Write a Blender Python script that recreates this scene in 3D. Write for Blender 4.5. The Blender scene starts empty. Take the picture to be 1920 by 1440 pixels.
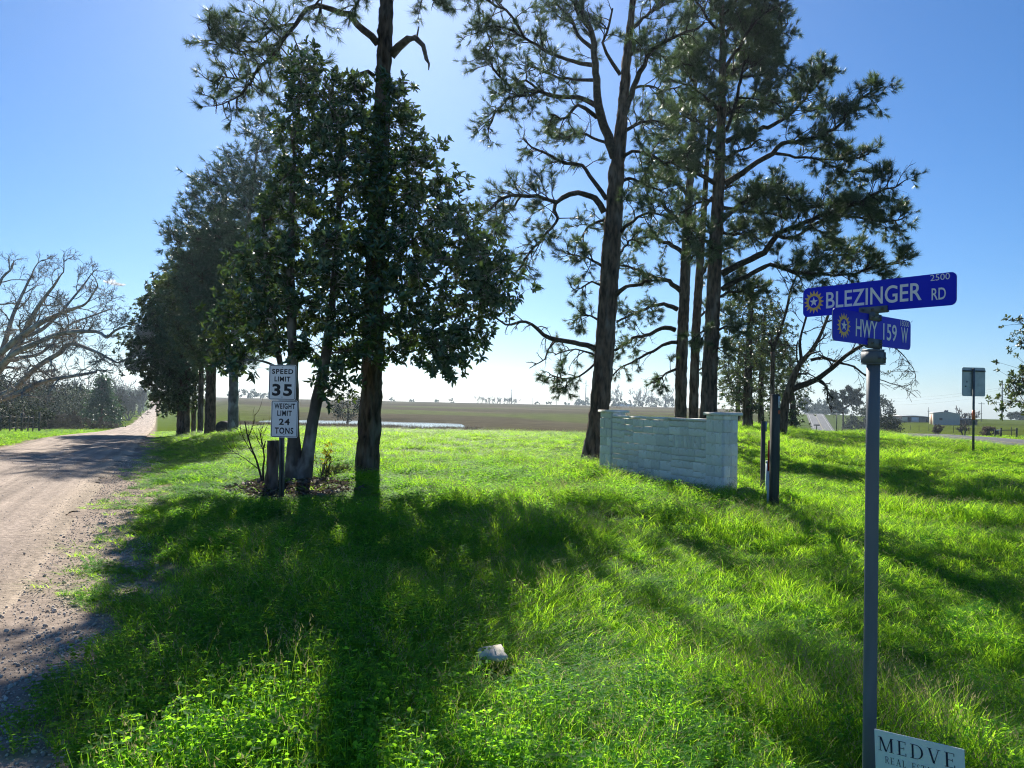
import bpy, math, random
import numpy as np
from mathutils import Vector, Matrix

scene = bpy.context.scene
COL = scene.collection
R_ = math.radians
random.seed(7)
rng = np.random.default_rng(11)

# ------------------------------------------------------------------ camera
EYE = np.array([0.0, 0.0, 1.65])
PITCH, ROLL, FPX = R_(1.46), R_(1.26), 1450.0
_F = np.array([0, math.cos(PITCH), math.sin(PITCH)])
_U0 = np.array([0, -math.sin(PITCH), math.cos(PITCH)])
_R0 = np.array([1.0, 0, 0])
CR = _R0 * math.cos(ROLL) + _U0 * math.sin(ROLL)
CU = -_R0 * math.sin(ROLL) + _U0 * math.cos(ROLL)
cam_d = bpy.data.cameras.new('camera')
cam_d.sensor_width = 36.0
cam_d.lens = 36.0 * FPX / 1920.0
cam_d.clip_start = 0.05
cam_d.clip_end = 12000
cam = bpy.data.objects.new('camera', cam_d)
COL.objects.link(cam)
m = Matrix.Identity(4)
for i in range(3):
    m[i][0], m[i][1], m[i][2], m[i][3] = CR[i], CU[i], -_F[i], EYE[i]
cam.matrix_world = m
scene.camera = cam

# ------------------------------------------------------------------ sky, sun, exposure
SUN_EL, SUN_AZ = R_(34.0), math.atan2(-0.172, 1.0)      # azimuth from +Y towards +X
world = bpy.data.worlds.new('World')
scene.world = world
world.use_nodes = True
wn = world.node_tree.nodes
wl = world.node_tree.links
wn.clear()
sky = wn.new('ShaderNodeTexSky')
sky.sky_type = 'NISHITA'
sky.sun_disc = False
sky.sun_elevation = SUN_EL
sky.sun_rotation = SUN_AZ
sky.altitude = 0
sky.air_density = 1.0
sky.dust_density = 0.42
sky.ozone_density = 8.0
bg = wn.new('ShaderNodeBackground')
bg.inputs['Strength'].default_value = 0.050
wo = wn.new('ShaderNodeOutputWorld')
hsv = wn.new('ShaderNodeHueSaturation')
hsv.inputs['Saturation'].default_value = 1.12
wl.new(sky.outputs[0], hsv.inputs['Color'])
wbm = wn.new('ShaderNodeMix'); wbm.data_type = 'RGBA'; wbm.blend_type = 'MULTIPLY'; wbm.inputs[0].default_value = 1.0
wbm.inputs[7].default_value = (0.95, 1.0, 1.05, 1)      # the camera's cool white balance
wl.new(hsv.outputs[0], wbm.inputs[6])
wl.new(wbm.outputs[2], bg.inputs['Color'])
wl.new(bg.outputs[0], wo.inputs['Surface'])

sun_d = bpy.data.lights.new('sun', 'SUN')
sun_d.energy = 5.0
sun_d.angle = R_(0.55)
sun_d.color = (1.0, 0.94, 0.84)
sun = bpy.data.objects.new('sun', sun_d)
COL.objects.link(sun)
SUN_DIR = Vector((math.cos(SUN_EL) * math.sin(SUN_AZ), math.cos(SUN_EL) * math.cos(SUN_AZ), math.sin(SUN_EL)))
sun.rotation_euler = SUN_DIR.to_track_quat('Z', 'Y').to_euler()
sun.location = (0, 0, 60)

vs = scene.view_settings
vs.view_transform = 'Standard'
vs.look = 'None'
vs.exposure = 1.2
vs.gamma = 1.0
vs.use_curve_mapping = False
cy = scene.cycles
cy.max_bounces = 10
cy.diffuse_bounces = 6
cy.glossy_bounces = 2
cy.transmission_bounces = 6
cy.transparent_max_bounces = 8
cy.caustics_reflective = False
cy.caustics_refractive = False
cy.sample_clamp_indirect = 3.0
cy.use_denoising = True
cy.denoising_prefilter = 'NONE'   # keeps the fine needles and blades crisp
cy.filter_width = 1.15

# ------------------------------------------------------------------ helpers
def P(u, v, y):
    """point seen at photo pixel (u, v) that lies y metres ahead"""
    d = _F + (u - 960) / FPX * CR - (v - 720) / FPX * CU
    return EYE + d * (y / d[1])

def sm(t, a, b):
    t = np.clip((np.asarray(t, float) - a) / (b - a), 0, 1)
    return t * t * (3 - 2 * t)

def tag(o, label=None, cat=None, group=None, kind=None):
    if label: o['label'] = label
    if cat: o['category'] = cat
    if group: o['group'] = group
    if kind: o['kind'] = kind
    return o

def empty(name, loc, label, cat, group=None, rz=0.0):
    o = bpy.data.objects.new(name, None)
    o.empty_display_size = 0.2
    COL.objects.link(o)
    o.location = Vector([float(c) for c in loc])
    o.rotation_euler = (0, 0, rz)
    return tag(o, label, cat, group)

def link(name, me, parent=None, kind=None, world_coords=True):
    o = bpy.data.objects.new(name, me)
    COL.objects.link(o)
    if parent is not None:
        o.parent = parent
        if world_coords:
            o.matrix_parent_inverse = wmat(parent).inverted()
    if kind: o['kind'] = kind
    return o

def wmat(o):
    mm = Matrix.LocRotScale(o.location, o.rotation_euler, o.scale)
    return (wmat(o.parent) @ o.matrix_parent_inverse @ mm) if o.parent else mm

class Geo:
    """collects polygons of any size for one mesh"""
    def __init__(self):
        self.v, self.n, self.f, self.fs, self.mi = [], 0, [], [], []
    def add(self, verts, faces, mi=0):
        verts = np.asarray(verts, float).reshape(-1, 3)
        if isinstance(faces, np.ndarray):
            self.f.append((faces + self.n).ravel().astype(np.int32))
            self.fs.append(np.full(len(faces), faces.shape[1], np.int32))
            self.mi.append(np.full(len(faces), mi, np.int32))
        else:
            self.f.append(np.array([i + self.n for fc in faces for i in fc], np.int32))
            self.fs.append(np.array([len(fc) for fc in faces], np.int32))
            self.mi.append(np.full(len(faces), mi, np.int32))
        self.v.append(verts)
        self.n += len(verts)
    def mesh(self, name, mats, smooth=False):
        me = bpy.data.meshes.new(name)
        v = np.concatenate(self.v) if self.v else np.zeros((0, 3))
        f = np.concatenate(self.f) if self.f else np.zeros(0, np.int32)
        fs = np.concatenate(self.fs) if self.fs else np.zeros(0, np.int32)
        mi = np.concatenate(self.mi) if self.mi else np.zeros(0, np.int32)
        me.vertices.add(len(v)); me.vertices.foreach_set('co', v.astype(np.float32).ravel())
        me.loops.add(len(f)); me.loops.foreach_set('vertex_index', f)
        me.polygons.add(len(fs))
        st = np.zeros(len(fs), np.int32)
        if len(fs): st[1:] = np.cumsum(fs)[:-1]
        me.polygons.foreach_set('loop_start', st)
        me.polygons.foreach_set('loop_total', fs)
        me.polygons.foreach_set('material_index', mi)
        if smooth: me.polygons.foreach_set('use_smooth', np.ones(len(fs), bool))
        for mt in (mats if isinstance(mats, (list, tuple)) else [mats]): me.materials.append(mt)
        me.update(calc_edges=True)
        return me
    def build(self, name, mats, parent=None, kind=None, smooth=False):
        return link(name, self.mesh(name, mats, smooth), parent, kind)
    # --- shapes
    def box(self, c, s, mi=0, M=None):
        x, y, z = [q / 2 for q in s]
        vv = np.array([[-x, -y, -z], [x, -y, -z], [x, y, -z], [-x, y, -z], [-x, -y, z], [x, -y, z], [x, y, z], [-x, y, z]])
        if M is not None: vv = vv @ np.asarray(M, float)[:3, :3].T
        self.add(vv + np.asarray(c, float), np.array([[0, 3, 2, 1], [4, 5, 6, 7], [0, 1, 5, 4], [1, 2, 6, 5], [2, 3, 7, 6], [3, 0, 4, 7]]), mi)
    def tube(self, pts, rad, sides=6, mi=0, disp=0.0, cap=True, seed=0, flute=0):
        pts = np.asarray(pts, float); n = len(pts)
        rad = np.broadcast_to(np.asarray(rad, float), (n,))
        tg = np.gradient(pts, axis=0); tg /= np.linalg.norm(tg, axis=1)[:, None] + 1e-9
        ref = np.array([1.0, 0, 0]) if abs(tg[0][0]) < .8 else np.array([0, 1.0, 0])
        s = ref - (tg @ ref)[:, None] * tg; s /= np.linalg.norm(s, axis=1)[:, None] + 1e-9
        t = np.cross(tg, s)
        a = np.linspace(0, 2 * math.pi, sides, endpoint=False)
        rr = rad[:, None] * np.ones(sides)
        if disp:
            r2 = np.random.default_rng(seed)
            col = r2.normal(0, 1, sides)
            nz = r2.normal(0, 1, (n, sides))
            nz = (nz + np.roll(nz, 1, 0) + np.roll(nz, 1, 1)) / 1.7
            rr = rr + disp * (0.8 * nz + 0.6 * col)
        vv = pts[:, None, :] + rr[..., None] * (np.cos(a)[None, :, None] * s[:, None, :] + np.sin(a)[None, :, None] * t[:, None, :])
        i = np.arange(n - 1)[:, None] * sides; j = np.arange(sides)[None, :]; k = (j + 1) % sides
        q = np.stack([i + j, i + k, i + sides + k, i + sides + j], -1).reshape(-1, 4)
        b = self.n
        self.add(vv.reshape(-1, 3), q, mi)
        if cap and rad[-1] > .004:
            self.f.append(np.arange(b + (n - 1) * sides, b + n * sides, dtype=np.int32)); self.fs.append(np.array([sides], np.int32)); self.mi.append(np.array([mi], np.int32))
            self.f.append(np.arange(b + sides - 1, b - 1, -1, dtype=np.int32)); self.fs.append(np.array([sides], np.int32)); self.mi.append(np.array([mi], np.int32))

def spline(pts, rad, step):
    """Catmull-Rom resample"""
    pts = np.asarray(pts, float); rad = np.asarray(rad, float)
    q = np.vstack([2 * pts[0] - pts[1], pts, 2 * pts[-1] - pts[-2]])
    out, ro = [], []
    for i in range(len(pts) - 1):
        n = max(1, int(np.linalg.norm(pts[i + 1] - pts[i]) / step))
        for k in range(n):
            t = k / n
            a, b, c, d = q[i], q[i + 1], q[i + 2], q[i + 3]
            out.append(.5 * (2 * b + (c - a) * t + (2 * a - 5 * b + 4 * c - d) * t * t + (3 * b - a - 3 * c + d) * t ** 3))
            ro.append(rad[i] * (1 - t) + rad[i + 1] * t)
    out.append(pts[-1]); ro.append(rad[-1])
    return np.array(out), np.array(ro)

def unit(v):
    v = np.asarray(v, float)
    return v / (np.linalg.norm(v, axis=-1, keepdims=True) + 1e-9)

def rdir(up=0.0):
    v = rng.normal(0, 1, 3); v[2] += up
    return unit(v)

# ------------------------------------------------------------------ materials
def mat(name, c1, c2=None, scale=5.0, rough=.8, bump=0.0, bscale=30.0, stretch=(1, 1, 1), spec=.3, detail=5.0, metal=0.0,
        c3=None, s3=1.0, t3=(.45, .6), trans=0.0, tcol=None, island=0.0, coords='Object', vor=False):
    mt = bpy.data.materials.new(name); mt.use_nodes = True
    nt = mt.node_tree; N, L = nt.nodes, nt.links
    pb = N['Principled BSDF']
    pb.inputs['Roughness'].default_value = rough
    pb.inputs['Metallic'].default_value = metal
    pb.inputs['Specular IOR Level'].default_value = spec
    col = None
    tc = N.new('ShaderNodeTexCoord')
    mp = N.new('ShaderNodeMapping'); mp.inputs['Scale'].default_value = stretch
    L.new(tc.outputs[coords], mp.inputs[0])
    if c2 is None:
        pb.inputs['Base Color'].default_value = (*c1, 1)
        rgb = N.new('ShaderNodeRGB'); rgb.outputs[0].default_value = (*c1, 1); col = rgb.outputs[0]
    else:
        nz = N.new('ShaderNodeTexNoise'); nz.inputs['Scale'].default_value = scale; nz.inputs['Detail'].default_value = detail
        L.new(mp.outputs[0], nz.inputs['Vector'])
        rp = N.new('ShaderNodeValToRGB')
        rp.color_ramp.elements[0].position = .33; rp.color_ramp.elements[0].color = (*c1, 1)
        rp.color_ramp.elements[1].position = .67; rp.color_ramp.elements[1].color = (*c2, 1)
        L.new(nz.outputs['Fac'], rp.inputs[0])
        col = rp.outputs[0]
    if c3 is not None:
        nz = N.new('ShaderNodeTexNoise'); nz.inputs['Scale'].default_value = s3; nz.inputs['Detail'].default_value = 4
        L.new(mp.outputs[0], nz.inputs['Vector'])
        mr = N.new('ShaderNodeMapRange'); mr.inputs[1].default_value = t3[0]; mr.inputs[2].default_value = t3[1]
        L.new(nz.outputs['Fac'], mr.inputs[0])
        mx = N.new('ShaderNodeMix'); mx.data_type = 'RGBA'
        L.new(mr.outputs[0], mx.inputs[0]); L.new(col, mx.inputs[6]); mx.inputs[7].default_value = (*c3, 1)
        col = mx.outputs[2]
    if island:
        ge = N.new('ShaderNodeNewGeometry'); oi = N.new('ShaderNodeObjectInfo')
        ad = N.new('ShaderNodeMath'); ad.operation = 'ADD'
        L.new(ge.outputs['Random Per Island'], ad.inputs[0]); L.new(oi.outputs['Random'], ad.inputs[1])
        fr = N.new('ShaderNodeMath'); fr.operation = 'FRACT'; L.new(ad.outputs[0], fr.inputs[0])
        mr = N.new('ShaderNodeMapRange'); mr.inputs[3].default_value = 1 - island; mr.inputs[4].default_value = 1 + island
        L.new(fr.outputs[0], mr.inputs[0])
        hs = N.new('ShaderNodeHueSaturation'); L.new(mr.outputs[0], hs.inputs['Value']); L.new(col, hs.inputs['Color'])
        h2 = N.new('ShaderNodeMapRange'); h2.inputs[3].default_value = .5 - island * .045; h2.inputs[4].default_value = .5 + island * .045
        L.new(ge.outputs['Random Per Island'], h2.inputs[0]); L.new(h2.outputs[0], hs.inputs['Hue'])
        col = hs.outputs[0]
    L.new(col, pb.inputs['Base Color'])
    if bump:
        if vor:
            nz = N.new('ShaderNodeTexVoronoi'); nz.inputs['Scale'].default_value = bscale; o_ = nz.outputs['Distance']
        else:
            nz = N.new('ShaderNodeTexNoise'); nz.inputs['Scale'].default_value = bscale; nz.inputs['Detail'].default_value = 6; o_ = nz.outputs['Fac']
        L.new(mp.outputs[0], nz.inputs['Vector'])
        bp = N.new('ShaderNodeBump'); bp.inputs['Strength'].default_value = 1.0; bp.inputs['Distance'].default_value = bump
        L.new(o_, bp.inputs['Height']); L.new(bp.outputs[0], pb.inputs['Normal'])
    if trans:
        tr = N.new('ShaderNodeBsdfTranslucent')
        if tcol is not None:
            mx = N.new('ShaderNodeMix'); mx.data_type = 'RGBA'; mx.blend_type = 'MULTIPLY'; mx.inputs[0].default_value = 1
            L.new(col, mx.inputs[6]); mx.inputs[7].default_value = (*tcol, 1); L.new(mx.outputs[2], tr.inputs[0])
        else:
            L.new(col, tr.inputs[0])
        ms = N.new('ShaderNodeMixShader'); ms.inputs[0].default_value = trans
        L.new(pb.outputs[0], ms.inputs[1]); L.new(tr.outputs[0], ms.inputs[2])
        L.new(ms.outputs[0], N['Material Output'].inputs['Surface'])
    mt.cycles.use_bump_map_correction = False if hasattr(mt.cycles, 'use_bump_map_correction') else None
    return mt

MT = {}
MT['bark'] = mat('pine_bark', (.03, .022, .018), (.17, .115, .088), 11, .95, .03, 14, (1, 1, .28), .1, c3=(.19, .16, .14), s3=5, t3=(.52, .72))
MT['bark_branch'] = mat('branch_bark', (.03, .025, .021), (.075, .06, .05), 12, .95, .008, 30, (1, 1, 1), .1)
MT['bark_grey'] = mat('grey_bark', (.10, .09, .08), (.24, .22, .20), 5, .95, .01, 20, (1, 1, .6), .1, c3=(.36, .35, .33), s3=3, t3=(.5, .65))
MT['bark_magnolia'] = mat('magnolia_bark', (.05, .045, .038), (.13, .12, .105), 5, .95, .008, 25, (1, 1, .5), .1, c3=(.3, .3, .28), s3=2.2, t3=(.52, .62))
MT['bark_pale'] = mat('pale_bark', (.20, .18, .16), (.38, .35, .31), 4, .9, .006, 20, (1, 1, 1), .15, c3=(.46, .43, .39), s3=2, t3=(.5, .7))
MT['needle'] = mat('pine_needle', (.055, .095, .045), (.10, .145, .07), 1.4, .4, spec=.6, trans=.42, tcol=(1.05, 1.1, .6), island=.35)
MT['needle_dark'] = mat('dark_needle', (.035, .085, .055), (.065, .125, .08), 1.0, .4, spec=.55, trans=.25, tcol=(1.2, 1.15, .55), island=.35)
MT['leaf'] = mat('magnolia_leaf', (.045, .095, .045), (.085, .13, .06), 1.6, .24, spec=.6, trans=.16, tcol=(1.7, 1.6, .4), island=.4)
MT['leaf_cedar'] = mat('cedar_leaf', (.05, .09, .045), (.095, .13, .065), 1.2, .32, spec=.55, trans=.3, tcol=(1.3, 1.2, .5), island=.4)
MT['leaf_far'] = mat('far_leaf', (.03, .042, .022), (.055, .07, .03), .5, .7, spec=.2, trans=.2, island=.4)
MT['twig'] = mat('bare_twig', (.10, .085, .075), (.17, .15, .135), 3, .9, spec=.1)
MT['brush'] = mat('dry_brush', (.12, .095, .075), (.22, .18, .14), 2, .9, spec=.1, trans=.2, island=.3)
MT['grass'] = mat('grass_blade', (.055, .17, .044), (.10, .25, .06), .35, .5, spec=.06, trans=.68, tcol=(4.9, 3.25, .5), island=.3, coords='Object')
MT['clover'] = mat('clover_leaf', (.05, .165, .044), (.09, .235, .06), .5, .55, spec=.04, trans=.68, tcol=(4.7, 3.3, .5), island=.28)
MT['straw'] = mat('straw', (.26, .24, .10), (.36, .33, .16), 3, .7, spec=.3, trans=.4, island=.25)
MT['drywood'] = mat('dry_leaf', (.085, .066, .048), (.23, .185, .14), 4, .8, spec=.3, trans=.1, island=.45)
MT['steel'] = mat('galvanised_steel', (.115, .135, .15), (.17, .19, .21), 9, .6, .001, 60, (1, 1, .15), .25, metal=.0, c3=(.09, .105, .12), s3=5, t3=(.5, .7))
MT['steel_dark'] = mat('weathered_steel', (.10, .105, .11), (.18, .185, .19), 8, .6, spec=.4, metal=.4)
MT['white_sign'] = mat('white_sign', (.80, .81, .81), (.86, .87, .87), 3, .45, spec=.5, c3=(.74, .75, .74), s3=2, t3=(.55, .8))
MT['black_print'] = mat('black_print', (.02, .02, .025), None, rough=.5)
MT['navy_print'] = mat('navy_print', (.02, .02, .06), None, rough=.5)
MT['blue_sign'] = mat('blue_sign', (.006, .016, .55), (.008, .02, .60), 4, .45, spec=.2, c3=(.01, .028, .56), s3=6, t3=(.5, .8))
MT['white_print'] = mat('white_print', (.74, .75, .75), (.80, .81, .81), 40, .4)
MT['gold_print'] = mat('gold_print', (.70, .45, .10), (.75, .50, .14), 20, .45)
MT['alu'] = mat('bare_aluminium', (.40, .42, .42), (.50, .52, .52), 5, .5, spec=.5, metal=.5, c3=(.3, .31, .31), s3=7, t3=(.6, .75))
MT['stone'] = mat('cream_limestone', (.88, .80, .70), (.93, .87, .79), 3, .95, .004, 22, spec=.15, c3=(.66, .58, .42), s3=2.2, t3=(.58, .72), island=.14)
MT['mortar'] = mat('mortar', (.58, .55, .49), (.66, .63, .56), 12, .95, .002, 60, spec=.1)
MT['wood_post'] = mat('weathered_wood', (.06, .055, .05), (.13, .12, .105), 7, .9, .003, 30, (1, 1, .12), .15)
MT['fence_wood'] = mat('fence_wood', (.10, .09, .08), (.20, .18, .16), 6, .9, spec=.1)
MT['red'] = mat('red_plastic', (.50, .03, .025), None, rough=.45)
MT['orange'] = mat('orange_print', (.60, .13, .05), None, rough=.5)
MT['white_plastic'] = mat('white_plastic', (.72, .74, .76), (.65, .68, .70), 6, .45)
MT['blue_grey'] = mat('blue_grey_plastic', (.30, .40, .46), (.36, .46, .52), 5, .5)
MT['rubble'] = mat('rubble', (.35, .32, .28), (.6, .57, .52), 9, .95, island=.3)
MT['rock'] = mat('pale_rock', (.50, .45, .38), (.66, .61, .53), 5, .9, .006, 18, c3=(.2, .18, .15), s3=6, t3=(.6, .7))
MT['bale'] = mat('dark_bale', (.035, .033, .03), (.07, .065, .06), 9, .9)
MT['metal_wall'] = mat('beige_metal_wall', (.42, .41, .36), (.46, .45, .40), 2, .6)
MT['metal_roof'] = mat('pale_metal_roof', (.55, .55, .54), (.62, .62, .61), 2, .45)
MT['brown_wall'] = mat('brown_wall', (.20, .16, .14), (.26, .21, .18), 2, .8)
MT['dark_open'] = mat('dark_opening', (.03, .03, .032), None, rough=.6)
MT['cream_door'] = mat('cream_door', (.75, .68, .50), None, rough=.6)
MT['rust_door'] = mat('rust_door', (.30, .12, .05), None, rough=.6)
MT['pole_wood'] = mat('pole_wood', (.12, .10, .085), (.18, .16, .14), 4, .9)
MT['line_white'] = mat('line_white', (.28, .28, .27), (.36, .36, .35), 3, .7)
MT['line_yellow'] = mat('line_yellow', (.22, .18, .08), (.26, .21, .10), 3, .7)
# ------------------------------------------------------------------ terrain height
LY = [-60, 0, 10, 18, 25, 32, 45, 60, 80, 100, 140, 180, 250, 310, 420, 480, 600, 800, 1000, 2500, 4000]
LZ = [0, 0, 0, -.1, -.38, -.66, -.92, -1.5, -2.3, -3, -4.2, -5.4, -5.9, -6.05, -6.4, -8.5, -6, 6.5, 8.5, 11, 11]
HY = [-200, 0, 28, 45, 61, 80, 103, 140, 200, 250, 317, 350, 435, 480, 600, 1200]
HZ = [0, -.1, -.2, -.3, -.5, -.8, -1.25, -2.6, -5.5, -7.2, -8.2, -6.4, -.9, -.9, -4, -8]
FD = [0, 3, 6, 10, 18, 25, 30, 35, 45, 60, 80, 100, 116, 137, 180, 250, 317, 350, 435, 500, 700, 1200, 4000]
FU = [-800, 350, 700, 960, 1240, 1400, 1560, 1650, 1750, 1920, 2600]
_a = [0, 0, 0, 0, 0, .05, .08, .08, -.15, -.65, -1.4, -2.1, -2.2, -2.15, -1.6, -.7, 0, .3, .9, 1.3, 1.6, 1.0, 0]
FZ = np.array([
    _a, _a, _a,
    [0, -.1, -.15, -.05] + _a[4:],
    [0, -.25, -.28, -.12, 0, .1, .15, .15, -.05, -.6] + _a[10:],
    [0, -.38, -.38, -.18, 0, .3, .55, .72, .75, .4, -.4, -1.4, -1.8, -2, -1.8, -1, -.3, 0, .6, 1, 1.2, .8, 0],
    [0, -.42, -.4, -.18, .03, .22, .32, .38, .3, -.1, -.8, -1.8, -2.6, -3.8, -5.2, -7.2, -8.2, -6.6, -.9, -.9, -3, -8, -32],
    [0, -.42, -.4, -.18, .06, .3, .42, .45, .35, .05, -.5, -1.1, -1.4, -1.55, -1.65, -1.55, -1.4, -1.3, -1.2, -1.6, -3.5, -8, -32],
    [0, -.42, -.4, -.16, .12, .45, .48, .4, -.1, -.4, -.8, -1.2, -1.3, -1.35, -1.45, -1.35, -1.2, -1.15, -1.15, -1.5, -3.5, -8, -32],
    [0, -.42, -.4, -.14, .15, .45, .38, .22, -.15, -.35, -.7, -1, -1.1, -1.2, -1.3, -1.3, -1.2, -1.15, -1.15, -1.6, -3.5, -8, -32],
    [0, -.42, -.4, -.14, .15, .4, .3, .1, -.15, -.35, -.7, -1, -1.1, -1.2, -1.3, -1.3, -1.2, -1.15, -1.15, -1.6, -3.5, -8, -32]])

def road_s(x, y): return x + 0.35 + 0.455 * y
def hw_s(x, y): return x - (16.2 + 0.355 * y)

def pond_mask(x, y):
    u = 960 + 1450 * x / np.maximum(y, 1)
    wob = 6 * np.sin(u * .021) + 4 * np.sin(u * .047 + 1)
    near = 109 + wob * .2 + sm(u, 700, 890) * 14
    return sm(u, 470, 520) * (1 - sm(u, 840, 892)) * sm(y, near, near + 4) * (1 - sm(y, 150 + wob * .3, 157 + wob * .3))

def height(x, y, bumps=True):
    x = np.asarray(x, float); y = np.asarray(y, float)
    yc = np.maximum(y, 0)
    u = np.clip(960 + 1450 * x / np.maximum(y, 1.5), FU[0], FU[-1])
    cols = np.stack([np.interp(yc, FD, r) for r in FZ])
    i = np.clip(np.searchsorted(FU, u, 'right') - 1, 0, len(FU) - 2)
    fu = np.array(FU, float)
    t = (u - fu[i]) / (fu[i + 1] - fu[i]); t = t * t * (3 - 2 * t)
    z = np.take_along_axis(cols, i[None], 0)[0] * (1 - t) + np.take_along_axis(cols, (i + 1)[None], 0)[0] * t
    z = z - .85 * pond_mask(x, y)
    if bumps:
        b = .035 * np.sin(1.3 * x + .7 * y) * np.sin(.9 * y - .5 * x + 1) + .022 * np.sin(2.9 * x - 1.7 * y) + .018 * np.sin(2.3 * y + 1.9 * x + 2)
        z = z + b * sm(y, 1, 5) * (1 - sm(y, 60, 120))
    # highway bed
    hs = np.abs(hw_s(x, y))
    outer = 7.2 + .14 * np.clip(y - 32, 0, 55)
    wh = (1 - sm(hs, 5.4, outer)) * sm(x, 3, 8)
    z = z * (1 - wh) + np.interp(y, HY, HZ) * wh
    # gravel road bed and everything left of it
    s = road_s(x, y)
    wid = 2.6 + .10 * np.clip(y - 10, 0, 600)
    wl_ = 1 - sm(s, .25, wid)
    z = z * (1 - wl_) + np.interp(y, LY, LZ) * wl_
    z = z + .10 * sm(-s, 6.3, 8) * (1 - sm(yc, 60, 120))
    return z

def zt(x, y):
    return float(height(np.array([float(x)]), np.array([float(y)]))[0])

def G(u, y, dz=0.0):
    """ground point y metres ahead at photo column u"""
    x = (u - 960) / FPX * y
    p = P(u, 760, y); x = p[0]
    return np.array([x, y, zt(x, y) + dz])

def vnoise(x, y, sc, seed=0):
    r = np.random.default_rng(seed); out = 0
    for k in range(6):
        a = r.uniform(0, 6.28); f = sc * r.uniform(.5, 1.9)
        out = out + np.sin((x * math.cos(a) + y * math.sin(a)) * f + r.uniform(0, 6.28))
    return out / 2.45

# ------------------------------------------------------------------ ground sheet
def attr_color(me, name, rgb):
    at = me.attributes.new(name, 'FLOAT_COLOR', 'POINT')
    at.data.foreach_set('color', np.concatenate([rgb, np.ones((len(rgb), 1))], 1).astype(np.float32).ravel())

def ground_mat(name, rough, bump, bscale, attr='gcol', ruv=False, spec=.15):
    mt = bpy.data.materials.new(name); mt.use_nodes = True
    nt = mt.node_tree; N, L = nt.nodes, nt.links; pb = N['Principled BSDF']
    pb.inputs['Roughness'].default_value = rough; pb.inputs['Specular IOR Level'].default_value = spec
    at = N.new('ShaderNodeAttribute'); at.attribute_name = attr
    tc = N.new('ShaderNodeTexCoord')
    n1 = N.new('ShaderNodeTexNoise'); n1.inputs['Scale'].default_value = bscale; n1.inputs['Detail'].default_value = 8; n1.inputs['Roughness'].default_value = .7
    n2 = N.new('ShaderNodeTexNoise'); n2.inputs['Scale'].default_value = .35; n2.inputs['Detail'].default_value = 6
    L.new(tc.outputs['Object'], n1.inputs['Vector']); L.new(tc.outputs['Object'], n2.inputs['Vector'])
    a = N.new('ShaderNodeMapRange'); a.inputs[1].default_value = .3; a.inputs[2].default_value = .7; a.inputs[3].default_value = .55; a.inputs[4].default_value = 1.4
    b = N.new('ShaderNodeMapRange'); b.inputs[1].default_value = .3; b.inputs[2].default_value = .7; b.inputs[3].default_value = .8; b.inputs[4].default_value = 1.2
    L.new(n1.outputs['Fac'], a.inputs[0]); L.new(n2.outputs['Fac'], b.inputs[0])
    mu = N.new('ShaderNodeMath'); mu.operation = 'MULTIPLY'; L.new(a.outputs[0], mu.inputs[0]); L.new(b.outputs[0], mu.inputs[1])
    hs = N.new('ShaderNodeHueSaturation'); L.new(at.outputs['Color'], hs.inputs['Color'])
    if ruv:
        av = N.new('ShaderNodeAttribute'); av.attribute_name = 'ruv'
        mp = N.new('ShaderNodeMapping'); mp.inputs['Scale'].default_value = (3.4, .06, 1)
        L.new(av.outputs['Vector'], mp.inputs[0])
        n3 = N.new('ShaderNodeTexNoise'); n3.inputs['Scale'].default_value = 1.0; n3.inputs['Detail'].default_value = 5
        L.new(mp.outputs[0], n3.inputs['Vector'])
        c = N.new('ShaderNodeMapRange'); c.inputs[1].default_value = .3; c.inputs[2].default_value = .7; c.inputs[3].default_value = .55; c.inputs[4].default_value = 1.3
        L.new(n3.outputs['Fac'], c.inputs[0])
        m2 = N.new('ShaderNodeMath'); m2.operation = 'MULTIPLY'; L.new(mu.outputs[0], m2.inputs[0]); L.new(c.outputs[0], m2.inputs[1]); mu = m2
    L.new(mu.outputs[0], hs.inputs['Value']); L.new(hs.outputs[0], pb.inputs['Base Color'])
    if bump:
        bp = N.new('ShaderNodeBump'); bp.inputs['Distance'].default_value = bump; bp.inputs['Strength'].default_value = 1
        L.new(n1.outputs['Fac'], bp.inputs['Height']); L.new(bp.outputs[0], pb.inputs['Normal'])
    return mt

ang = np.concatenate([np.arange(-180, -52, 6.0), np.arange(-52, 44, .22), np.arange(44, 180, 6.0)])
rad = np.concatenate([[.05], np.geomspace(.6, 1700, 280)])
A, RR = np.meshgrid(np.radians(ang), rad)
GX, GY = RR * np.sin(A), RR * np.cos(A)
GZ = height(GX.ravel(), GY.ravel()).reshape(GX.shape)
nr, na = GX.shape
i = np.arange(nr - 1)[:, None] * na; j = np.arange(na)[None, :]; k = (j + 1) % na
quads = np.stack([i + j, i + k, i + na + k, i + na + j], -1).reshape(-1, 4)[:, ::-1]
g = Geo()
xyz = np.stack([GX, GY, GZ], -1).reshape(-1, 3)
g.add(xyz, quads)
MT['ground'] = ground_mat('ground_soil', 1.0, .02, 9, spec=0.0)
ground = g.build('ground', MT['ground'], kind='structure', smooth=True)

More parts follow.
